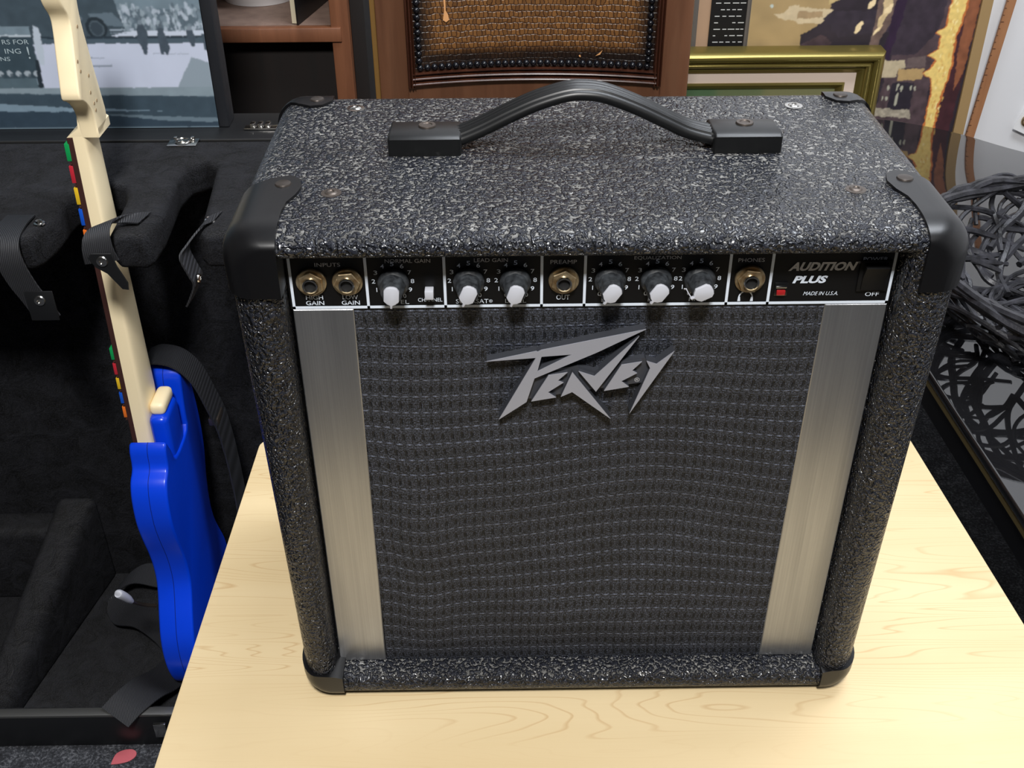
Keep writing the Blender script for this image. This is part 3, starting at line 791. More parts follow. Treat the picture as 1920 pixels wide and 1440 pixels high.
# seam groove as a thin dark line around the edge
bm = BM(); tube(bm, [(-.459, a, b) for a, b in bodyp], .00035, 4, True); obj('seam', bm, plain('dark_blue_seam', (4, 24, 96), .5), bb)
# fretboard and neck
obj('pickguard', prism(BM(), [(p[0]*.8+.09, p[1]*.8-.06) for p in bodyp], YZ, XF-.0016, XF+.0005), plain('white_pickguard', (225, 225, 222), .4), bb)
obj('fretboard', prism(BM(), [(.428, .263), (.4665, .263), (.478, -.150), (.425, -.150)], YZ, XF-.006, XF, .0006, 1), M_FRET, gt)
def neck():
    bm = BM(); rings = []
    for z in np.linspace(.2645, -.112, 24):
        f = (.2645-z)/.376; y0 = .4285-.003*f; y1 = .4660+.012*f; dep = .0140+.006*f; side = .0095+.003*f
        ring = [(XF+.0002, y0, z)]
        for k in range(13):
            a = PI*k/12; c_ = -math.cos(a)
            ring.append((XF+.0002+side+(dep-side)*math.sin(a)**.8, (y0+y1)/2+(y1-y0)/2*c_, z))
        ring.append((XF+.0002, y1, z))
        rings.append([bm.verts.new(p) for p in ring])
    for A, B in zip(rings, rings[1:]):
        n = len(A)
        for i in range(n): bm.faces.new((A[i], A[(i+1) % n], B[(i+1) % n], B[i]))
    bm.faces.new(rings[0][::-1]); bm.faces.new(rings[-1])
    return bm
obj('neck', neck(), M_CREAM, gt)
bm = BM(); box(bm, -.461, -.4435, .432, .474, -.074, -.058, .0055, 3)
obj('neck_heel', bm, M_CREAM, gt)
bm = BM(); box(bm, -.4625, -.4405, .4245, .476, -.150, -.072, .008, 4)
obj('neck_pocket', bm, M_BLUE, bb)
head = [(.4285, .2640), (.4275, .280), (.4235, .292), (.416, .3010), (.4075, .3070), (.4000, .3120), (.4035, .330), (.4080, .3495), (.4130, .3700), (.4130, .3830), (.4030, .3960), (.3990, .410), (.401, .428), (.412, .443), (.430, .448), (.446, .440),
        (.451, .425), (.446, .405), (.4420, .390), (.4420, .3706), (.4490, .3345), (.4580, .2950), (.4610, .2790), (.4570, .2705), (.4480, .2675), (0, 0), (0, 0)]
headp = [(p.x, p.y) for p in smooth_path([(a, b, 0) for a, b in head[:-2]], 3)]+[(.4440, .2630)]
hs = obj('headstock', prism(BM(), headp, YZ, -.4715, -.4540, .0018, 3), M_CREAM, gt)
obj('nut', prism(BM(), [(-.4860, .2630), (-.4540, .2630), (-.4540, .2720), (-.4720, .2860), (-.4735, .2720)], XZ, .4285, .4660, .001, 2), M_CREAM, hs)
M_REC = plain('cream_screw_recess', (150, 128, 96), .6)
for a, b in ((.4125, .3430), (.4150, .3330), (.4330, .3230), (.4290, .3080), (.4330, .2960), (.4410, .2960), (.4340, .2890), (.4290, .3700)):
    obj('screw_hole', lathe(BM(), [(0, .0004), (.0016, .0004), (.0018, -.0006)], 12, (-.4540, a, b), 'x'), M_REC, hs)
FC = {'green': (16, 150, 78), 'red': (190, 42, 56), 'yellow': (226, 186, 40), 'blue': (20, 84, 200), 'orange': (232, 116, 40)}
for grp, (z0, pitch, ln, tk) in enumerate(((.2575, .0232, .0182, .0036), (.0215, .0196, .0150, .0034))):
    for k, (cn, cc) in enumerate(FC.items()):
        zt = z0-k*pitch
        fb = obj('fret_button', box(BM(), XF-.006-tk, XF-.0045, .4278, .4660, zt-ln, zt, .0006), bpy.data.materials.get('fret_'+cn) or plain('fret_'+cn, cc, .35), gt)
        fb['label'] = cn+' fret button'
        obj('button_surround', box(BM(), XF-.0078, XF-.0055, .4272, .4665, zt-ln-.0035, zt-ln-.0015, .0003), M_FRET, fb)
wb = smooth_path([(-.4900, .385, -.330), (-.5000, .375, -.318), (-.5050, .362, -.300), (-.5085, .352, -.282)], 5)
wm = obj('whammy_bar', tube(BM(), wb, .0024, 8), M_STEEL, gt)
obj('bar_tip', tube(BM(), smooth_path([(-.5060, .359, -.296), (-.5085, .352, -.282), (-.5115, .344, -.268), (-.5120, .342, -.266)], 4), [.003, .0038, .0046, .005, .0052, .0055, .0055, .0055, .0052, .0048, .004, .003, .001], 12), M_KNOBCAP, wm)
GS = [o for o in gt.children] + [c for o in gt.children for c in o.children]
obj('strap_button', lathe(BM(), [(0, .012), (.004, .012), (.005, .010), (.002, .008), (.002, 0)], 16, (-.459, .506, -.050)), M_CHROME, gt)

for o in GS:      # the neck leans a hair to the right
    for v_ in o.data.vertices:
        if v_.co.z > -.1: v_.co.x += .026*(v_.co.z+.1)

# guitar strap: hooked on the far horn, trailing down into the tray
bm = BM()
p1 = smooth_path([(-.478, .508, -.042), (-.462, .507, -.037), (-.440, .506, -.043), (-.422, .503, -.062), (-.410, .500, -.095), (-.400, .500, -.140), (-.394, .495, -.220), (-.392, .480, -.300), (-.40, .45, -.40), (-.43, .36, -.455), (-.47, .338, -.460)], 6)
ribbon(bm, p1, [Vector((.0, .020, 0)).lerp(Vector((.0, .024, .004)), i/len(p1)) for i in range(len(p1))], .002)
gs = obj('guitar_strap', bm, M_WEB); tag(gs, 'black nylon strap hooked over the blue guitar horn and trailing down', 'strap')
obj('buckle', box(BM(), -.4130, -.4010, .486, .512, -.128, -.118, .001), M_STEEL, gs)
bm = BM()
p2 = smooth_path([(-.545, .560, -.452), (-.580, .555, -.440), (-.604, .525, -.446), (-.590, .495, -.455), (-.555, .480, -.448), (-.520, .455, -.452), (-.500, .43, -.455)], 6)
ribbon(bm, p2, [Vector((.006, .018, .002))]*len(p2), .002)
p3 = smooth_path([(-.475, .430, -.462), (-.495, .375, -.450), (-.508, .345, -.434), (-.524, .322, -.432), (-.540, .303, -.440)], 6)
ribbon(bm, p3, [Vector((.019, -.012, -.004))]*len(p3), .002)
tag(obj('webbing_strap', bm, M_WEB), 'loose black webbing looped in the case tray and flopping over its front rim', 'strap')

# guitar pick on the carpet
ca, sa = math.cos(.12), math.sin(.12)
P = [(-.5365+(x*ca-y*sa)*.82, .2900+(x*sa+y*ca)*.82) for x, y in [(p.x, p.y) for p in smooth_path([(-.018, -.0115, 0), (-.0165, -.0125, 0), (-.004, -.0125, 0), (.009, -.0095, 0), (.017, -.002, 0), (.0165, .006, 0), (.009, .0115, 0), (-.003, .0115, 0), (-.0125, .007, 0), (-.0165, -.002, 0)], 4, True)]]
tag(obj('guitar_pick', prism(BM(), P, XY, FZ+.001, FZ+.0022, .0004, 1), plain('pink_red_celluloid', (190, 96, 104), .4)), 'pink red plastic guitar pick lying on the grey carpet in front of the case', 'guitar pick')

# ================================================================== BLACK AND WHITE PRINT
pr = thing('photo_print', 'large blue grey photographic print of a street standing on the case behind the toy guitar', 'picture', (-.70, .67, .187))
KP = (.656+.5885)/(.675+.5885)
PX0, PX1, PZ0, PZ1 = -1.0, -.3925, .1785, .62
RS = Raster(PX0, PX1, PZ0, PZ1, 620, 450, (104, 122, 134), .0012, 3)
A = RS
A.rect(-1.1, -.38, .288, .7, (92, 108, 120), 1, .10, 9)
A.rect(-1.1, -.38, .318, .7, (112, 130, 142), 1, .12, 12)
for k in range(240):                                      # crowd
    x = random.uniform(-.492, -.394); z = random.uniform(.290, .322); A.ell(x, z, random.uniform(.0010, .0026), random.uniform(.002, .0050), random.choice([(150, 165, 176), (178, 190, 204), (86, 100, 112), (120, 136, 148)]), .8)
A.rect(-.498, -.39, .288, .2935, (196, 206, 222))
A.poly([(-.640, .70), (-.500, .70), (-.494, .40), (-.488, .33), (-.484, .310), (-.481, .293), (-.502, .288), (-.53, .287), (-.64, .287)], (66, 80, 90), 1, .12, 8)
A.poly([(-.520, .313), (-.492, .315), (-.483, .303), (-.482, .298), (-.512, .302)], (98, 114, 126))
A.rect(-.499, -.481, .2945, .2965, (150, 164, 178)); A.rect(-.499, -.481, .2915, .2925, (132, 146, 160))
A.ell(-.5135, .2975, .0125, .0125, (42, 52, 60)); A.ell(-.5135, .2970, .0085, .0090, (78, 92, 102)); A.ell(-.5135, .2970, .0070, .0075, (58, 70, 80))
for a_ in ((-.541, .316), (-.536, .305)): A.ell(a_[0], a_[1], .0015, .003, (190, 200, 210))
A.rect(-1.1, -.39, .279, .288, (76, 92, 104)); A.rect(-1.1, -.39, .2855, .288, (46, 58, 68))
A.rect(-1.1, -.38, .228, .2795, (196, 204, 224), 1, .03, 20)
A.poly([(-.412, .263), (-.39, .256), (-.39, .228), (-.433, .228)], (142, 156, 168))
A.rect(-.560, -.505, .2525, .2545, (120, 132, 146), .8); A.rect(-.53, -.512, .2625, .2635, (130, 142, 156), .8)
for bx in ((-.455, .2665, .022), (-.434, .2665, .020)): A.rect(bx[0], bx[0]+bx[2], bx[1], bx[1]+.001, (150, 160, 176), .8)
A.poly([(-1.1, .300), (-.590, .300), (-.590, .20), (-1.1, .2)], (120, 138, 150), 1, .15, 8)
A.poly([(-1.1, .290), (-.589, .290), (-.592, .240), (-1.1, .240)], (58, 74, 84), 1, .08, 6)
A.rect(-1.1, -.590, .2885, .2905, (190, 202, 212))
for k in range(40): A.ell(-1.0+k*.0104, .2455, .0036, .0036, (186, 198, 208), .7); A.ell(-1.0+k*.0104+.002, .2425, .002, .003, (70, 84, 94), .8)
A.rect(-1.1, -.596, .200, .240, (84, 102, 112), 1, .1, 8)
A.poly([(-.592, .262), (-.588, .262), (-.590, .229), (-.596, .229)], (40, 50, 58))
A.poly([(-.585, .301), (-.579, .298), (-.580, .27), (-.583, .255), (-.589, .256), (-.588, .286)], (186, 198, 212))
A.poly([(-.538, .304), (-.526, .304), (-.528, .276), (-.536, .253), (-.543, .276)], (74, 86, 96)); A.ell(-.532, .308, .004, .004, (100, 112, 122))
for pts in ([(-.466, .302), (-.461, .302), (-.457, .292), (-.458, .281), (-.462, .267), (-.465, .267), (-.470, .285), (-.469, .294)],
            [(-.444, .297), (-.439, .297), (-.437, .289), (-.434, .274), (-.438, .266), (-.4395, .266), (-.441, .270), (-.443, .266), (-.4455, .267), (-.446, .276), (-.446, .29)],
            [(-.412, .294), (-.405, .294), (-.403, .287), (-.406, .275), (-.409, .275), (-.413, .289)], [(-.396, .290), (-.39, .29), (-.39, .27), (-.395, .272)]):
    A.poly(pts, (70, 82, 94), 1, .1, 4)
A.ell(-.4635, .3035, .0024, .0028, (120, 134, 146)); A.ell(-.4415, .299, .0022, .0026, (90, 102, 112)); A.ell(-.4085, .296, .0022, .0026, (130, 142, 154))
A.poly([(-1.1, .229), (-.390, .228), (-.390, .217), (-.643, .222), (-1.1, .224)], (134, 150, 160), 1, .06, 8)
A.poly([(-1.1, .223), (-.643, .2215), (-.390, .2165), (-.390, .19), (-.58, .199), (-1.1, .206)], (60, 76, 88), 1, .08, 7)
A.poly([(-1.1, .206), (-.648, .205), (-.572, .200), (-.458, .188), (-.39, .185), (-.39, .19), (-.39, .18), (-1.1, .18)], (50, 66, 80), 1, .08, 7)
A.poly([(-1.1, .212), (-.648, .2095), (-.572, .2045), (-.480, .2005), (-.455, .1995), (-.6, .1996), (-1.1, .2030)], (124, 146, 162), 1, .05, 8)
RS.mesh('printed_image', attr_mat('photo_print_ink', .42), pr, .6553, k=KP)
PX0, PX1, PZ0, PZ1 = -.055+(PX0+.055)*KP, -.055+(PX1+.055)*KP, .663+(PZ0-.663)*KP, .663+(PZ1-.663)*KP
bm = BM(); box(bm, PX0, PX1+.0005, .656, .680, PZ0, PZ1+.001); obj('backing_board', bm, plain('black_board_edge', (16, 17, 20), .5), pr, smooth=False)
obj('side_frame', box(BM(), PX1-.001, PX1+.012, .6560, .6860, PZ0, PZ1+.001, .001), plain('charcoal_frame', (30, 32, 37), .5), pr)
bm = BM()
MPL = plain('pale_printed_lettering', (168, 184, 190), .6)
for s_, x, z, h_, wd in (('RS FOR', -.6095, .2825, .0052, .030), ('ING', -.6150, .2720, .0056, .018), ('NS', -.6260, .2630, .0046, .011), ('!', -.5975, .2700, .0140, .0020)):
    bm = BM(); text_into(bm, s_, -.055+(x+.055)*KP, .663+(z-.663)*KP, h_, wd, .6549); obj('sign_lettering', bm, MPL, pr, smooth=False)

# ================================================================== BOOKCASE
bc = thing('bookcase', 'reddish brown wooden bookcase with open shelves behind the leaning print', 'bookcase', (-.75, 1.25, FZ))
bx0, bx1, by0, by1 = -1.35, -.284, 1.10, 1.40
obj('side_panel', box(BM(), bx1-.028, bx1, by0, by1, FZ, 1.0, .0015), M_SHELF, bc)
obj('side_panel', box(BM(), bx0, bx0+.028, by0, by1, FZ, 1.0, .0015), M_SHELF, bc)
obj('back_panel', box(BM(), bx0, bx1, by1-.01, by1, FZ, 1.0), M_DARKWOOD, bc)
for zt in (.172, -.16, .85):
    sh = obj('shelf', box(BM(), bx0+.02, bx1-.029, by0+.012, by1-.008, zt-.021, zt, .001), M_SHELFTOP, bc)
    obj('shelf_edging', box(BM(), bx0+.02, bx1-.0125, by0-.004, by0+.013, zt-.021, zt+.0003, .0012), M_SHELF, sh)
obj('void_shade_sheet', box(BM(), bx0+.02, bx1-.028, by0+.03, by0+.04, FZ, .150), M_DARKWOOD, bc)  # dark sheet standing in for the shaded void below the shelf
# a second, darker cabinet side just right of it
dk = obj('dark_cabinet', box(BM(), -.2835, -.262, 1.12, 1.40, FZ, 1.0, .001), M_DARKWOOD); tag(dk, 'narrow dark brown cabinet side in the gap between bookcase and chair', 'cabinet')
# white bowl and the book on the shelf
bm = BM(); lathe(bm, [(0, .004), (.035, .004), (.072, .030), (.090, .062), (.094, .062), (.080, .030), (.062, .008), (.058, 0), (0, 0)], 40, (-.450, 1.275, .1725))
tag(obj('white_bowl', bm, plain('white_porcelain', (236, 236, 238), .25)), 'white round bowl on the bookcase shelf', 'bowl')
bk = thing('standing_book', 'thick book with black cover and cream pages standing on the bookcase shelf', 'book', (-.345, 1.19, .1725))
import mathutils
def rotz(bm, c, a):
    bmesh.ops.rotate(bm, verts=bm.verts, cent=c, matrix=Matrix.Rotation(a, 3, 'Z')); return bm
c0 = (-.370, 1.118, 0)
obj('page_block', rotz(box(BM(), -.3735, -.3645, 1.118, 1.268, .1735, .395), c0, -.20), plain('cream_paper_edges', (206, 196, 168), .8), bk)
bm = BM(); box(bm, -.3645, -.3615, 1.113, 1.272, .1725, .400, .0006)
obj('cover', rotz(bm, c0, -.20), M_VINYL, bk)

# ================================================================== CHAIR
ch = thing('wooden_chair', 'brown wooden chair with embossed leather back and black nailheads behind the amplifier', 'chair', (-.01, .66, FZ))
def cy(x, z=0): return .872-.024*((x+.010)/.17)**2       # concave plan of the back
def curved_slab(x0, x1, z0, z1, front, thick, zf=None, nx=24, nz=2, bev=0):
    """slab following the concave back; front = offset of its face towards the camera"""
    bm = BM(); F, B = {}, {}
    for i in range(nx+1):
        for j in range(nz+1):
            x = x0+(x1-x0)*i/nx; z = z0+(z1-z0)*j/nz
            off = front+(zf(x, z) if zf else 0)
            F[i, j] = bm.verts.new((x, cy(x)-off, z)); B[i, j] = bm.verts.new((x, cy(x)-front+thick, z))
    for i in range(nx):
        for j in range(nz):
            bm.faces.new((F[i, j], F[i+1, j], F[i+1, j+1], F[i, j+1])); bm.faces.new((B[i, j], B[i, j+1], B[i+1, j+1], B[i+1, j]))
    for i in range(nx):
        bm.faces.new((F[i, 0], B[i, 0], B[i+1, 0], F[i+1, 0])); bm.faces.new((F[i, nz], F[i+1, nz], B[i+1, nz], B[i, nz]))
    for j in range(nz):
        bm.faces.new((F[0, j], F[0, j+1], B[0, j+1], B[0, j])); bm.faces.new((F[nx, j], B[nx, j], B[nx, j+1], F[nx, j+1]))
    return bm
CT = .66
for x0, x1 in ((-.2155, -.176), (.158, .1975)):
    bm = BM(); box(bm, x0, x1, .848, .885, FZ, CT, .003, 2); obj('back_post', bm, M_CHAIRWOOD, ch)
obj('post_edging', box(BM(), -.2225, -.2155, .853, .885, FZ, CT-.01, .0015), plain('olive_brown_edge', (118, 88, 44), .4), ch)
obj('bottom_rail', curved_slab(-.176, .158, .060, .170, .012, .03), M_CHAIRWOOD, ch)
obj('top_rail', curved_slab(-.176, .158, .56, CT, .012, .03), M_CHAIRWOOD, ch)
# moulding: stepped profile swept round the panel
def mould(x0, x1, z0, z1, vert=False, flip=1):
    if vert: f = lambda x, z: .004+.004*abs(math.sin((x-x0)/(x1-x0)*PI*2.5))
    else: f = lambda x, z: .002+.012*(1-(z-z0)/(z1-z0))*0+.006*abs(math.sin((z-z0)/(z1-z0)*PI*2.5))
    return curved_slab(x0, x1, z0, z1, .014, .03, f, 20 if vert else 24, 3 if vert else 20)
obj('moulding', mould(-.1700, .1520, .1700, .1880), M_CHAIRDARK, ch)
obj('moulding', mould(-.1760, -.1660, .170, .56, True), M_CHAIRDARK, ch)
obj('moulding', mould(.1480, .1580, .170, .56, True), M_CHAIRDARK, ch)
# leather panel
bm = BM(); uvl = bm.loops.layers.uv.new('UVMap')
V = {}; nx, nz = 60, 90; bur = []
for j in range(nz+1):
    for i in range(nx+1):
        x = -.1665+(.1485+.1665)*i/nx; z = .186+(.56-.186)*j/nz
        V[i, j] = bm.verts.new((x, cy(x)-.010-.006*math.sin(PI*i/nx)**.5*min(1, j/8), z))
        dx = min(x+.1665, .1485-x); dz = z-.186
        bur.append(max(0, 1-max(0, dx-.012)/.018, 1-max(0, dz-.022)/.010)*.95)
for j in range(nz):
    for i in range(nx):
        k = ((i, j), (i+1, j), (i+1, j+1), (i, j+1)); f = bm.faces.new([V[q] for q in k])
        for lp in f.loops: lp[uvl].uv = (lp.vert.co.x, lp.vert.co.z)
me = bpy.data.meshes.new('leather_panel'); bm.to_mesh(me); bm.free()
at = me.attributes.new('burnish', 'FLOAT', 'POINT'); at.data.foreach_set('value', bur)
lp_ = link('leather_panel', me, M_LEATHER, ch)
M_BARE = plain('bare_tan_leather', (206, 150, 96), .7)
def blot(x, z, pts):
    bm = BM(); prism(bm, [(x+a, z+b) for a, b in pts], lambda p, d: (p[0], cy(p[0])-.0168-d, p[1]), 0, .0003)
    obj('worn_spot', bm, M_BARE, lp_, smooth=False)
blot(-.1245, .255, [(-.003, 0), (-.001, .012), (-.0015, .03), (.001, .03), (.001, .012), (.004, .006), (.005, 0), (.001, -.003)])
blot(.075, .206, [(-.003, -.001), (.002, .003), (.006, .007), (.003, .001)])
blot(.052, .205, [(-.002, 0), (0, .001), (.001, -.002), (-.001, -.002)])
# nailheads
nm = None
def nail(x, z):
    global nm
    y = cy(x)-.0125
    if nm is None:
        bm = BM(); lathe(bm, [(0, -.0042), (.0020, -.0040), (.0036, -.0024), (.0043, -.0002), (.0043, .002)], 16, (0, 0, 0), 'y')
        bmesh.ops.recalc_face_normals(bm, faces=bm.faces); nm = bpy.data.meshes.new('nailhead'); bm.to_mesh(nm); bm.free(); nm.materials.append(M_NAIL)
        for p in nm.polygons: p.use_smooth = True
    o = bpy.data.objects.new('nailhead', nm); COL.objects.link(o); o.parent = ch; o.matrix_parent_inverse = Matrix.Translation(-ch.location); o.location = (x, y, z)
for k in range(33): nail(-.1600+k*(.300/32), .1935)
for k in range(1, 15):
    nail(-.1610, .1935+k*.0094); nail(.1410, .1935+k*.0094)
# seat, arms and legs (mostly hidden by the amplifier)
obj('seat', box(BM(), -.225, .205, .42, .86, -.10, -.045, .02, 4), M_LEATHER if False else plain('brown_leather_seat', (70, 42, 24), .4), ch)
obj('seat_frame', box(BM(), -.225, .205, .425, .86, -.15, -.10, .004), M_CHAIRWOOD, ch)
for sx in (-.215, .175): obj('front_leg', box(BM(), sx, sx+.04, .43, .47, FZ, -.14, .004), M_CHAIRWOOD, ch)

# ================================================================== PICTURES ON THE RIGHT
CMX, CMZ = -.055, .663
def sc_(p, k): return (CMX+(p[0]-CMX)*k, CMZ+(p[1]-CMZ)*k)
kc = (1.345+.5885)/(1.2+.5885)
cv = thing('abstract_canvas', 'large abstract painting of dark towers and yellow lights behind the black glass table', 'painting', (.60, 1.36, FZ))
x0c, _ = sc_((.3515, 0), kc); x1c, _ = sc_((.7215, 0), kc); zb = FZ+.001; zt = .34
RC = Raster(x0c, x1c, -.16, zt, 330, 400, (176, 150, 106), .0035, 11)
q = lambda pts: [sc_(p, kc) for p in pts]
TL = RC
TL.poly(q([(.34, .35), (.8, .35), (.8, -.1), (.34, -.1)]), (170, 144, 100), 1, .10, 18)
TL.poly(q([(.439, .09), (.438, .125), (.461, .138), (.476, .16), (.487, .2), (.487, .35), (.74, .35), (.74, -.12), (.43, -.12)]), (46, 38, 46), 1, .25, 14)
TL.poly(q([(.44, .35), (.487, .35), (.50, .185), (.476, .172)]), (196, 172, 120), 1, .1)
TL.poly(q([(.387, .157), (.405, .160), (.415, .172), (.429, .173), (.43, .168), (.484, .165), (.487, .15), (.467, .143), (.431, .143), (.425, .147), (.409, .149)]), (206, 186, 150), 1, .08, 6)
TL.poly(q([(.427, .150), (.470, .152), (.468, .162), (.430, .162)]), (168, 142, 106), 1, .1, 6)
TL.ell(*sc_((.3845, .171), kc), .003, .003, (190, 200, 190))
TL.poly(q([(.470, .150), (.484, .163), (.60, .162), (.58, .13), (.5, .12)]), (52, 44, 54), 1, .3, 10)
TL.poly(q([(.44, .110), (.47, .125), (.49, .112), (.48, .09), (.44, .09)]), (74, 58, 62), 1, .3, 9)
TL.poly(q([(.560, .35), (.598, .35), (.598, .18), (.585, .15), (.570, .12), (.560, .06), (.552, .10), (.556, .15)]), (108, 88, 80), 1, .3, 7)
TL.poly(q([(.598, .35), (.615, .35), (.604, .179), (.585, .054), (.576, .0), (.566, .05), (.580, .12)]), (44, 26, 50), 1, .2, 9)
TL.poly(q([(.604, .18), (.68, .18), (.665, .05), (.672, -.1), (.57, -.1), (.588, .051)]), (78, 62, 66), 1, .35, 8)
TL.poly(q([(.605, .19), (.668, .19), (.662, .13), (.63, .09), (.59, .09)]), (56, 46, 56), 1, .25, 8)
TL.poly(q([(.555, .35), (.580, .35), (.579, .162), (.570, .148), (.566, .130), (.560, .128), (.561, .15), (.566, .162)]), (214, 188, 142), 1, .15, 4)
for c_ in ((.546, .173, .006, .009), (.5305, .1355, .005, .0105), (.560, .1295, .0035, .007), (.574, .165, .007, .008)):
    px, pz = sc_(c_[:2], kc); TL.poly([(px+c_[2]*math.cos(a)+.004*math.sin(a), pz+c_[3]*math.sin(a)) for a in np.linspace(0, 6.2, 14)], (238, 214, 168), 1, .1, 4)
TL.poly(q([(.583, .082), (.616, .082), (.618, .071), (.607, .066), (.606, .054), (.580, .052)]), (188, 172, 142), 1, .12, 5)
TL.poly(q([(.608, .068), (.651, .067), (.650, .049), (.609, .046)]), (178, 148, 100), 1, .06, 5)
TL.poly(q([(.62, .085), (.65, .09), (.652, .070), (.62, .070)]), (104, 88, 86), 1, .15, 5)
TL.poly(q([(.602, .044), (.640, .044), (.640, -.01), (.600, -.008)]), (40, 34, 44), 1, .2, 6)
for c_ in ((.597, .034, .002, .005), (.612, .036, .0018, .006), (.619, .034, .0018, .007), (.614, .016, .0025, .012), (.590, .018, .0016, .004), (.597, .018, .0016, .004), (.636, .036, .0018, .005), (.642, .034, .0015, .004)):
    px, pz = sc_(c_[:2], kc); TL.ell(px, pz, c_[2], c_[3], (170, 168, 150))
TL.poly(q([(.576, .002), (.640, -.003), (.646, -.018), (.580, -.013)]), (166, 156, 138), 1, .3, 4)
TL.poly(q([(.690, .35), (.725, .35), (.714, -.12), (.680, -.12), (.690, .044)]), (66, 34, 40), 1, .2, 8)
TL.poly(q([(.702, .35), (.725, .35), (.718, .06), (.708, .03), (.701, .10)]), (138, 84, 56), 1, .2, 8)
FL = [(.675, .35), (.675, .179), (.674, .161), (.674, .135), (.660, .126), (.670, .12), (.670, .099), (.654, .09), (.668, .081), (.665, .069), (.651, .06), (.667, .05), (.673, .028), (.671, .009), (.672, -.02), (.674, -.12),
      (.685, -.12), (.686, -.001), (.687, .022), (.693, .05), (.694, .075), (.693, .093), (.691, .12), (.696, .144), (.700, .179), (.700, .35)]
TL.poly(q([(a+(.0035 if i > 15 else -.0025), b) for i, (a, b) in enumerate(FL)]), (196, 112, 56), 1, .15, 5)
TL.poly(q(FL), (236, 204, 120), 1, .12, 4)
for k in range(60):
    x = random.uniform(.674, .692); z = random.uniform(-.02, .2); px, pz = sc_((x, z), kc); TL.ell(px, pz, .0016, .0035, random.choice([(214, 160, 84), (250, 228, 160), (226, 182, 96)]), .8)
lean = .02
RC.mesh('painted_surface', attr_mat('oil_paint', .55), cv, 1.3445, lean, 0)
def leanbox(bm, x0, x1, y0, y1, z0, z1):
    box(bm, x0, x1, y0, y1, z0, z1)
    for v_ in bm.verts: v_.co.y += lean*(v_.co.z)
    return bm
obj('stretcher', leanbox(BM(), x0c, x1c, 1.346, 1.372, zb+.0, zt), plain('raw_canvas', (196, 184, 160), .9), cv, smooth=False)
sx0, _ = sc_((.7218, 0), kc); sx1, _ = sc_((.7395, 0), kc)
obj('frame_strip', leanbox(BM(), sx0, sx1, 1.340, 1.373, zb, zt), plain('tan_frame_strip', (158, 130, 88), .5), cv, smooth=False)
# framed text panel
kp = (1.352+.5885)/(1.2+.5885)
tp = thing('framed_text_panel', 'black panel with rows of tiny white print in a grey frame behind the gold frame', 'framed panel', (.27, 1.355, FZ))
P0 = lambda x: sc_((x, 0), kp)[0]
obj('backing', box(BM(), P0(.2530), P0(.3500), 1.356, 1.366, FZ+.001, .34), M_TANMAT, tp, smooth=False)
obj('frame_side', box(BM(), P0(.2520), P0(.2660), 1.350, 1.366, FZ+.001, .34, .001), M_GREYFR, tp)
obj('frame_side', box(BM(), P0(.3440), P0(.3512), 1.350, 1.366, FZ+.001, .34, .001), M_GREYFR, tp)
bp = obj('black_panel', box(BM(), P0(.2865), P0(.3440), 1.353, 1.3565, FZ+.001, .34), plain('black_card', (14, 12, 12), .5), tp, smooth=False)
bm = BM()
for r in range(22):
    z = sc_((0, .103), kp)[1]+r*.0113; x = P0(.2925)+.001
    while x < P0(.342)-.004:
        ln = random.uniform(.004, .012)
        if random.random() < .8: box(bm, x, min(x+ln, P0(.342)), 1.3525, 1.3531, z, z+.0014)
        x += ln+random.uniform(.002, .005)
obj('printed_line', bm, plain('white_small_print', (200, 200, 196), .6), bp, smooth=False)
# gold frame
kg = (1.312+.5885)/(1.08+.5885)
gf = thing('gold_framed_picture', 'green painting in a wide olive gold frame with pale liner leaning behind the amplifier', 'framed picture', (.28, 1.32, FZ))
gx1, gz1 = sc_((.536, .1385), kg); gx0 = -.02; gz0 = FZ+.001
def frame_ring(name, prof, mat, inset0):
    """prof: list of (inset from outer edge, y)"""
    bm = BM(); rings = []
    for d, y in prof: rings.append([bm.verts.new(p) for p in ((gx0+d, y, gz0+d), (gx1-d, y, gz0+d), (gx1-d, y, gz1-d), (gx0+d, y, gz1-d))])
    for A, B in zip(rings, rings[1:]+rings[:1]):
        for i in range(4): bm.faces.new((A[i], A[(i+1) % 4], B[(i+1) % 4], B[i]))
    return obj(name, bm, mat, gf)
u = .001*kg
frame_ring('outer_moulding', [(0, 1.335), (0, 1.300), (.002, 1.297)]+[(.002+.016*k/8, 1.297-.006*math.sin(PI*k/8)) for k in range(1, 9)]+[(.0185, 1.303), (.020, 1.303), (.020, 1.335)], M_GOLD, 0)
frame_ring('inner_moulding', [(.0200, 1.335), (.0200, 1.301)]+[(.0205+.008*k/6, 1.301-.004*math.sin(PI*k/6)) for k in range(7)]+[(.030, 1.306), (.034, 1.306), (.041, 1.312), (.041, 1.335)], M_GOLD, 0)
frame_ring('pale_liner', [(.041, 1.335), (.041, 1.3135), (.0595, 1.3150), (.0595, 1.335)], M_LINEN, 0)
frame_ring('gold_fillet', [(.0595, 1.335), (.0595, 1.3120), (.063, 1.3105), (.0670, 1.3130), (.0725, 1.3200), (.0725, 1.335)], M_GOLD, 0)
RG = Raster(gx0+.07, gx1-.07, gz0+.07, gz1-.07, 60, 60, (110, 122, 84), .004, 5)
RG.rect(-1, 1, -1, 1, (112, 124, 86), 1, .12, 10); RG.poly([(-.1, .5), (.30, .5), (.36, -.5), (-.1, -.5)], (84, 112, 78), 1, .15, 8); RG.rect(.42, 1, -1, 1, (150, 140, 96), .5, .1, 9)
RG.mesh('green_painting', attr_mat('green_oil_paint', .5), gf, 1.322)
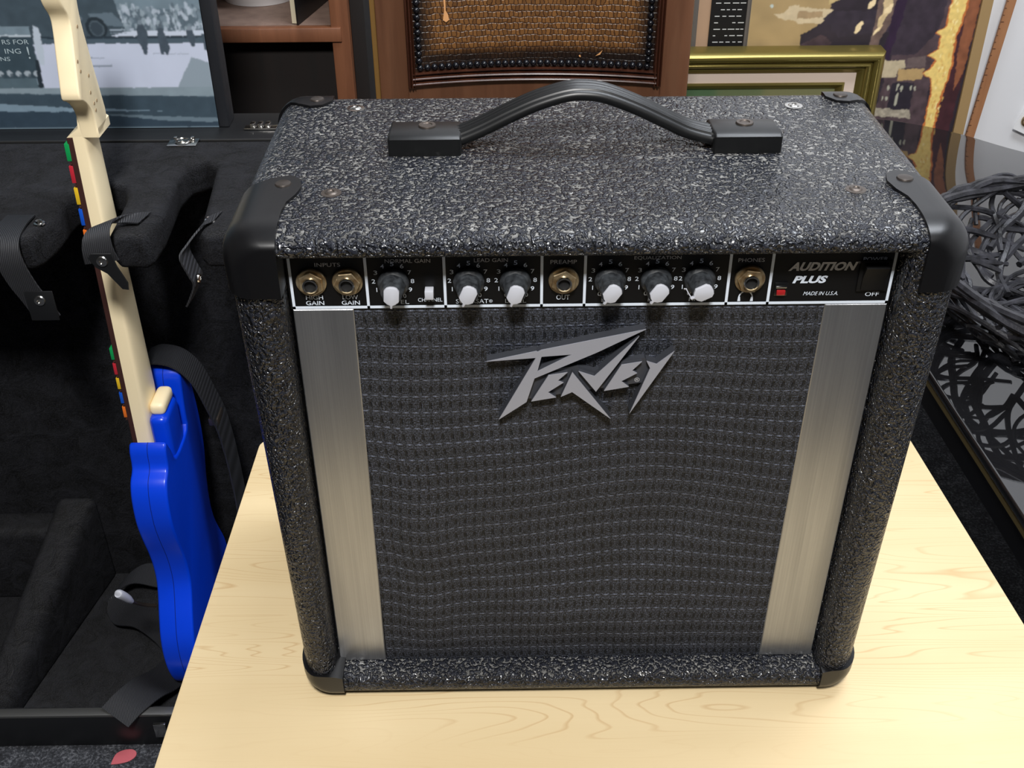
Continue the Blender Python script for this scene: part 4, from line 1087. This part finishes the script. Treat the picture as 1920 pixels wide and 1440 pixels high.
# measuring stick
ks = (1.44+.5885)/(1.2+.5885)
st = thing('wooden_measuring_stick', 'thin brown wooden measuring stick leaning against the white wall', 'measuring stick', (.85, 1.44, FZ))
bm = BM(); a0 = sc_((.7715, .35), ks); b0_ = sc_((.7750, .35), ks)
LX = lambda z: .7695+(z-0)*.03
def stx(z0, z1, w0, w1, y, name, mat, par):
    pts = [sc_((.7545+.07*max(z0, -.3)+.0, z0), ks), sc_((.7690+.07*max(z0, -.3), z0), ks), sc_((.7690+.07*z1, z1), ks), sc_((.7545+.07*z1, z1), ks)]
    return obj(name, prism(BM(), pts, XZ, y, y+.006), mat, par, smooth=False)
stx(-.36, .36, 0, 0, 1.452, 'stick_blade', M_STICK, st)
bm = BM()
for k in range(60):
    z = -.30+k*.011; c = sc_((.7545+.07*z+.0005, z), ks); box(bm, c[0], c[0]+(.006 if k % 4 == 0 else .003), 1.4512, 1.4520, c[1], c[1]+.0008)
obj('scale_mark', bm, plain('faded_scale_ink', (70, 44, 30), .7), st, smooth=False)
# little white tag with an eyelet at the far right
kt = (1.49+.5885)/(1.2+.5885)
tg = thing('white_tag', 'white card tag with a brass eyelet hanging on the wall at the far right edge', 'tag', (1.01, 1.49, -.14))
pts = [sc_(p, kt) for p in ((.8375, .000), (.8265, -.0385), (.862, -.054), (.885, -.010))]
obj('card', prism(BM(), pts, XZ, 1.488, 1.4905), plain('white_card', (236, 236, 236), .7), tg, smooth=False)
ex, ez = sc_((.8465, -.0230), kt)
bm = BM(); tube(bm, [(ex+.010*math.cos(a), 1.4865, ez+.010*math.sin(a)) for a in np.linspace(0, 2*PI, 24)[:-1]], .0028, 8, True); obj('eyelet', bm, M_BRASS, tg)

# ================================================================== BLACK GLASS TABLE
GZ = -.05
gl = thing('glass_table', 'black glass topped table with a reflection painted along its edge right of the maple table', 'table', (.85, .65, FZ))
GO = [(p.x, p.y) for p in smooth_path([(.4625, -.10, 0), (.4530, .222, 0), (.4440, .480, 0), (.4360, .75, 0), (.4300, 1.05, 0), (.448, 1.18, 0), (.500, 1.255, 0), (.560, 1.282, 0), (.6170, 1.284, 0), (.680, 1.255, 0), (.741, 1.210, 0), (.818, 1.128, 0),
     (.95, 1.02, 0), (1.15, .93, 0), (1.40, .85, 0), (1.45, .5, 0), (1.40, -.05, 0), (1.2, -.18, 0), (.8, -.20, 0), (.52, -.18, 0)], 6, True)]
obj('glass_top', prism(BM(), GO, XY, GZ-.012, GZ, .0030, 3), M_GLASS, gl)
gc = (sum(p[0] for p in GO)/len(GO), sum(p[1] for p in GO)/len(GO))
def grow_out(d): return [(p[0]+(-d if p[0] < .6 and p[1] < 1.15 else 0)*1.0, p[1]) for p in GO]
obj('edge_reflection', prism(BM(), [(p[0]*.996+gc[0]*.004, p[1]*.996+gc[1]*.004) for p in GO], XY, GZ-.021, GZ-.011, .001, 1), M_EDGEREFL, gl)  # strip paints the maple table's reflection in the polished edge
obj('under_frame', prism(BM(), [(p[0]*.985+gc[0]*.015, p[1]*.985+gc[1]*.015) for p in GO], XY, GZ-.055, GZ-.020, .002, 1), M_BLACKPL, gl)
for lx, ly in ((.56, .0), (.56, 1.10), (1.30, .0), (1.30, .75)): obj('leg', box(BM(), lx-.02, lx+.02, ly-.02, ly+.02, FZ, GZ-.05, .003), M_BLACKPL, gl)

# wicker bowl ----------------------------------------------------------
def wicker():
    bm = BM(); rnd = random.Random(5)
    cx, cyy, zb = .672, .545, GZ+.004
    def surf(a, s):      # s 0 base .. 1 rim
        r = .105+.120*math.sin(s*PI/2)**.9; z = zb+.005+.105*s**1.25
        return Vector((cx+r*math.cos(a), cyy+r*math.sin(a), z))
    def wob(k): return Vector((rnd.uniform(-k, k), rnd.uniform(-k, k), rnd.uniform(-k*.7, k)))
    for k in range(9):           # rim hoops
        ph = rnd.uniform(0, 6); n = 26; pts = []
        for i in range(n):
            a = 2*PI*i/n; pts.append(surf(a, .93+.08*math.sin(a*rnd.choice((3, 4))+ph)*.6)+wob(.006))
        tube(bm, smooth_path(pts, 3, True), rnd.uniform(.0032, .0050), 6, True)
    for k in range(6):           # base hoops
        n = 18; pts = [surf(2*PI*i/n, .06+.10*rnd.random())+wob(.004) for i in range(n)]
        tube(bm, smooth_path(pts, 3, True), .0032, 6, True)
    for k in range(120):          # wall twigs
        a = rnd.uniform(0, 2*PI); da = rnd.uniform(-1.1, 1.1)
        s0 = rnd.uniform(0, .35); s1 = rnd.uniform(.6, 1.08); bow = rnd.uniform(-.25, .25)
        pts = [surf(a+da*t+bow*math.sin(PI*t), s0+(s1-s0)*t)+wob(.0055) for t in np.linspace(0, 1, 6)]
        r0 = rnd.uniform(.0032, .0058); P = smooth_path(pts, 4); n = len(P)
        tube(bm, P, [r0*(1-.45*abs(i/(n-1)-.3)) for i in range(n)], 6)
    for k in range(26):          # loops that stand out
        a = rnd.uniform(0, 2*PI); w_ = rnd.uniform(.12, .30); s = rnd.uniform(.3, .9)
        pts = [surf(a+w_*math.cos(t), s+.25*math.sin(t))*1 + Vector((math.cos(a), math.sin(a), .2))*.010*math.sin(t/2) for t in np.linspace(0, PI*1.3, 7)]
        tube(bm, smooth_path(pts, 4), rnd.uniform(.0022, .0034), 6)
    for k in range(30):          # floor twigs
        a = rnd.uniform(0, 2*PI); b = a+PI+rnd.uniform(-1.1, 1.1)
        p, q_ = surf(a, .15), surf(b, .15); p.z = q_.z = zb+rnd.uniform(.001, .010)
        m = (p+q_)/2+Vector((rnd.uniform(-.03, .03), rnd.uniform(-.03, .03), .002))
        tube(bm, smooth_path([p, p.lerp(m, .5)+wob(.004), m, m.lerp(q_, .5)+wob(.004), q_], 4), rnd.uniform(.0024, .004), 6)
    return bm
tag(obj('wicker_bowl', wicker(), M_WICKER), 'black twig wicker bowl with tangled weave on the black glass table', 'bowl')
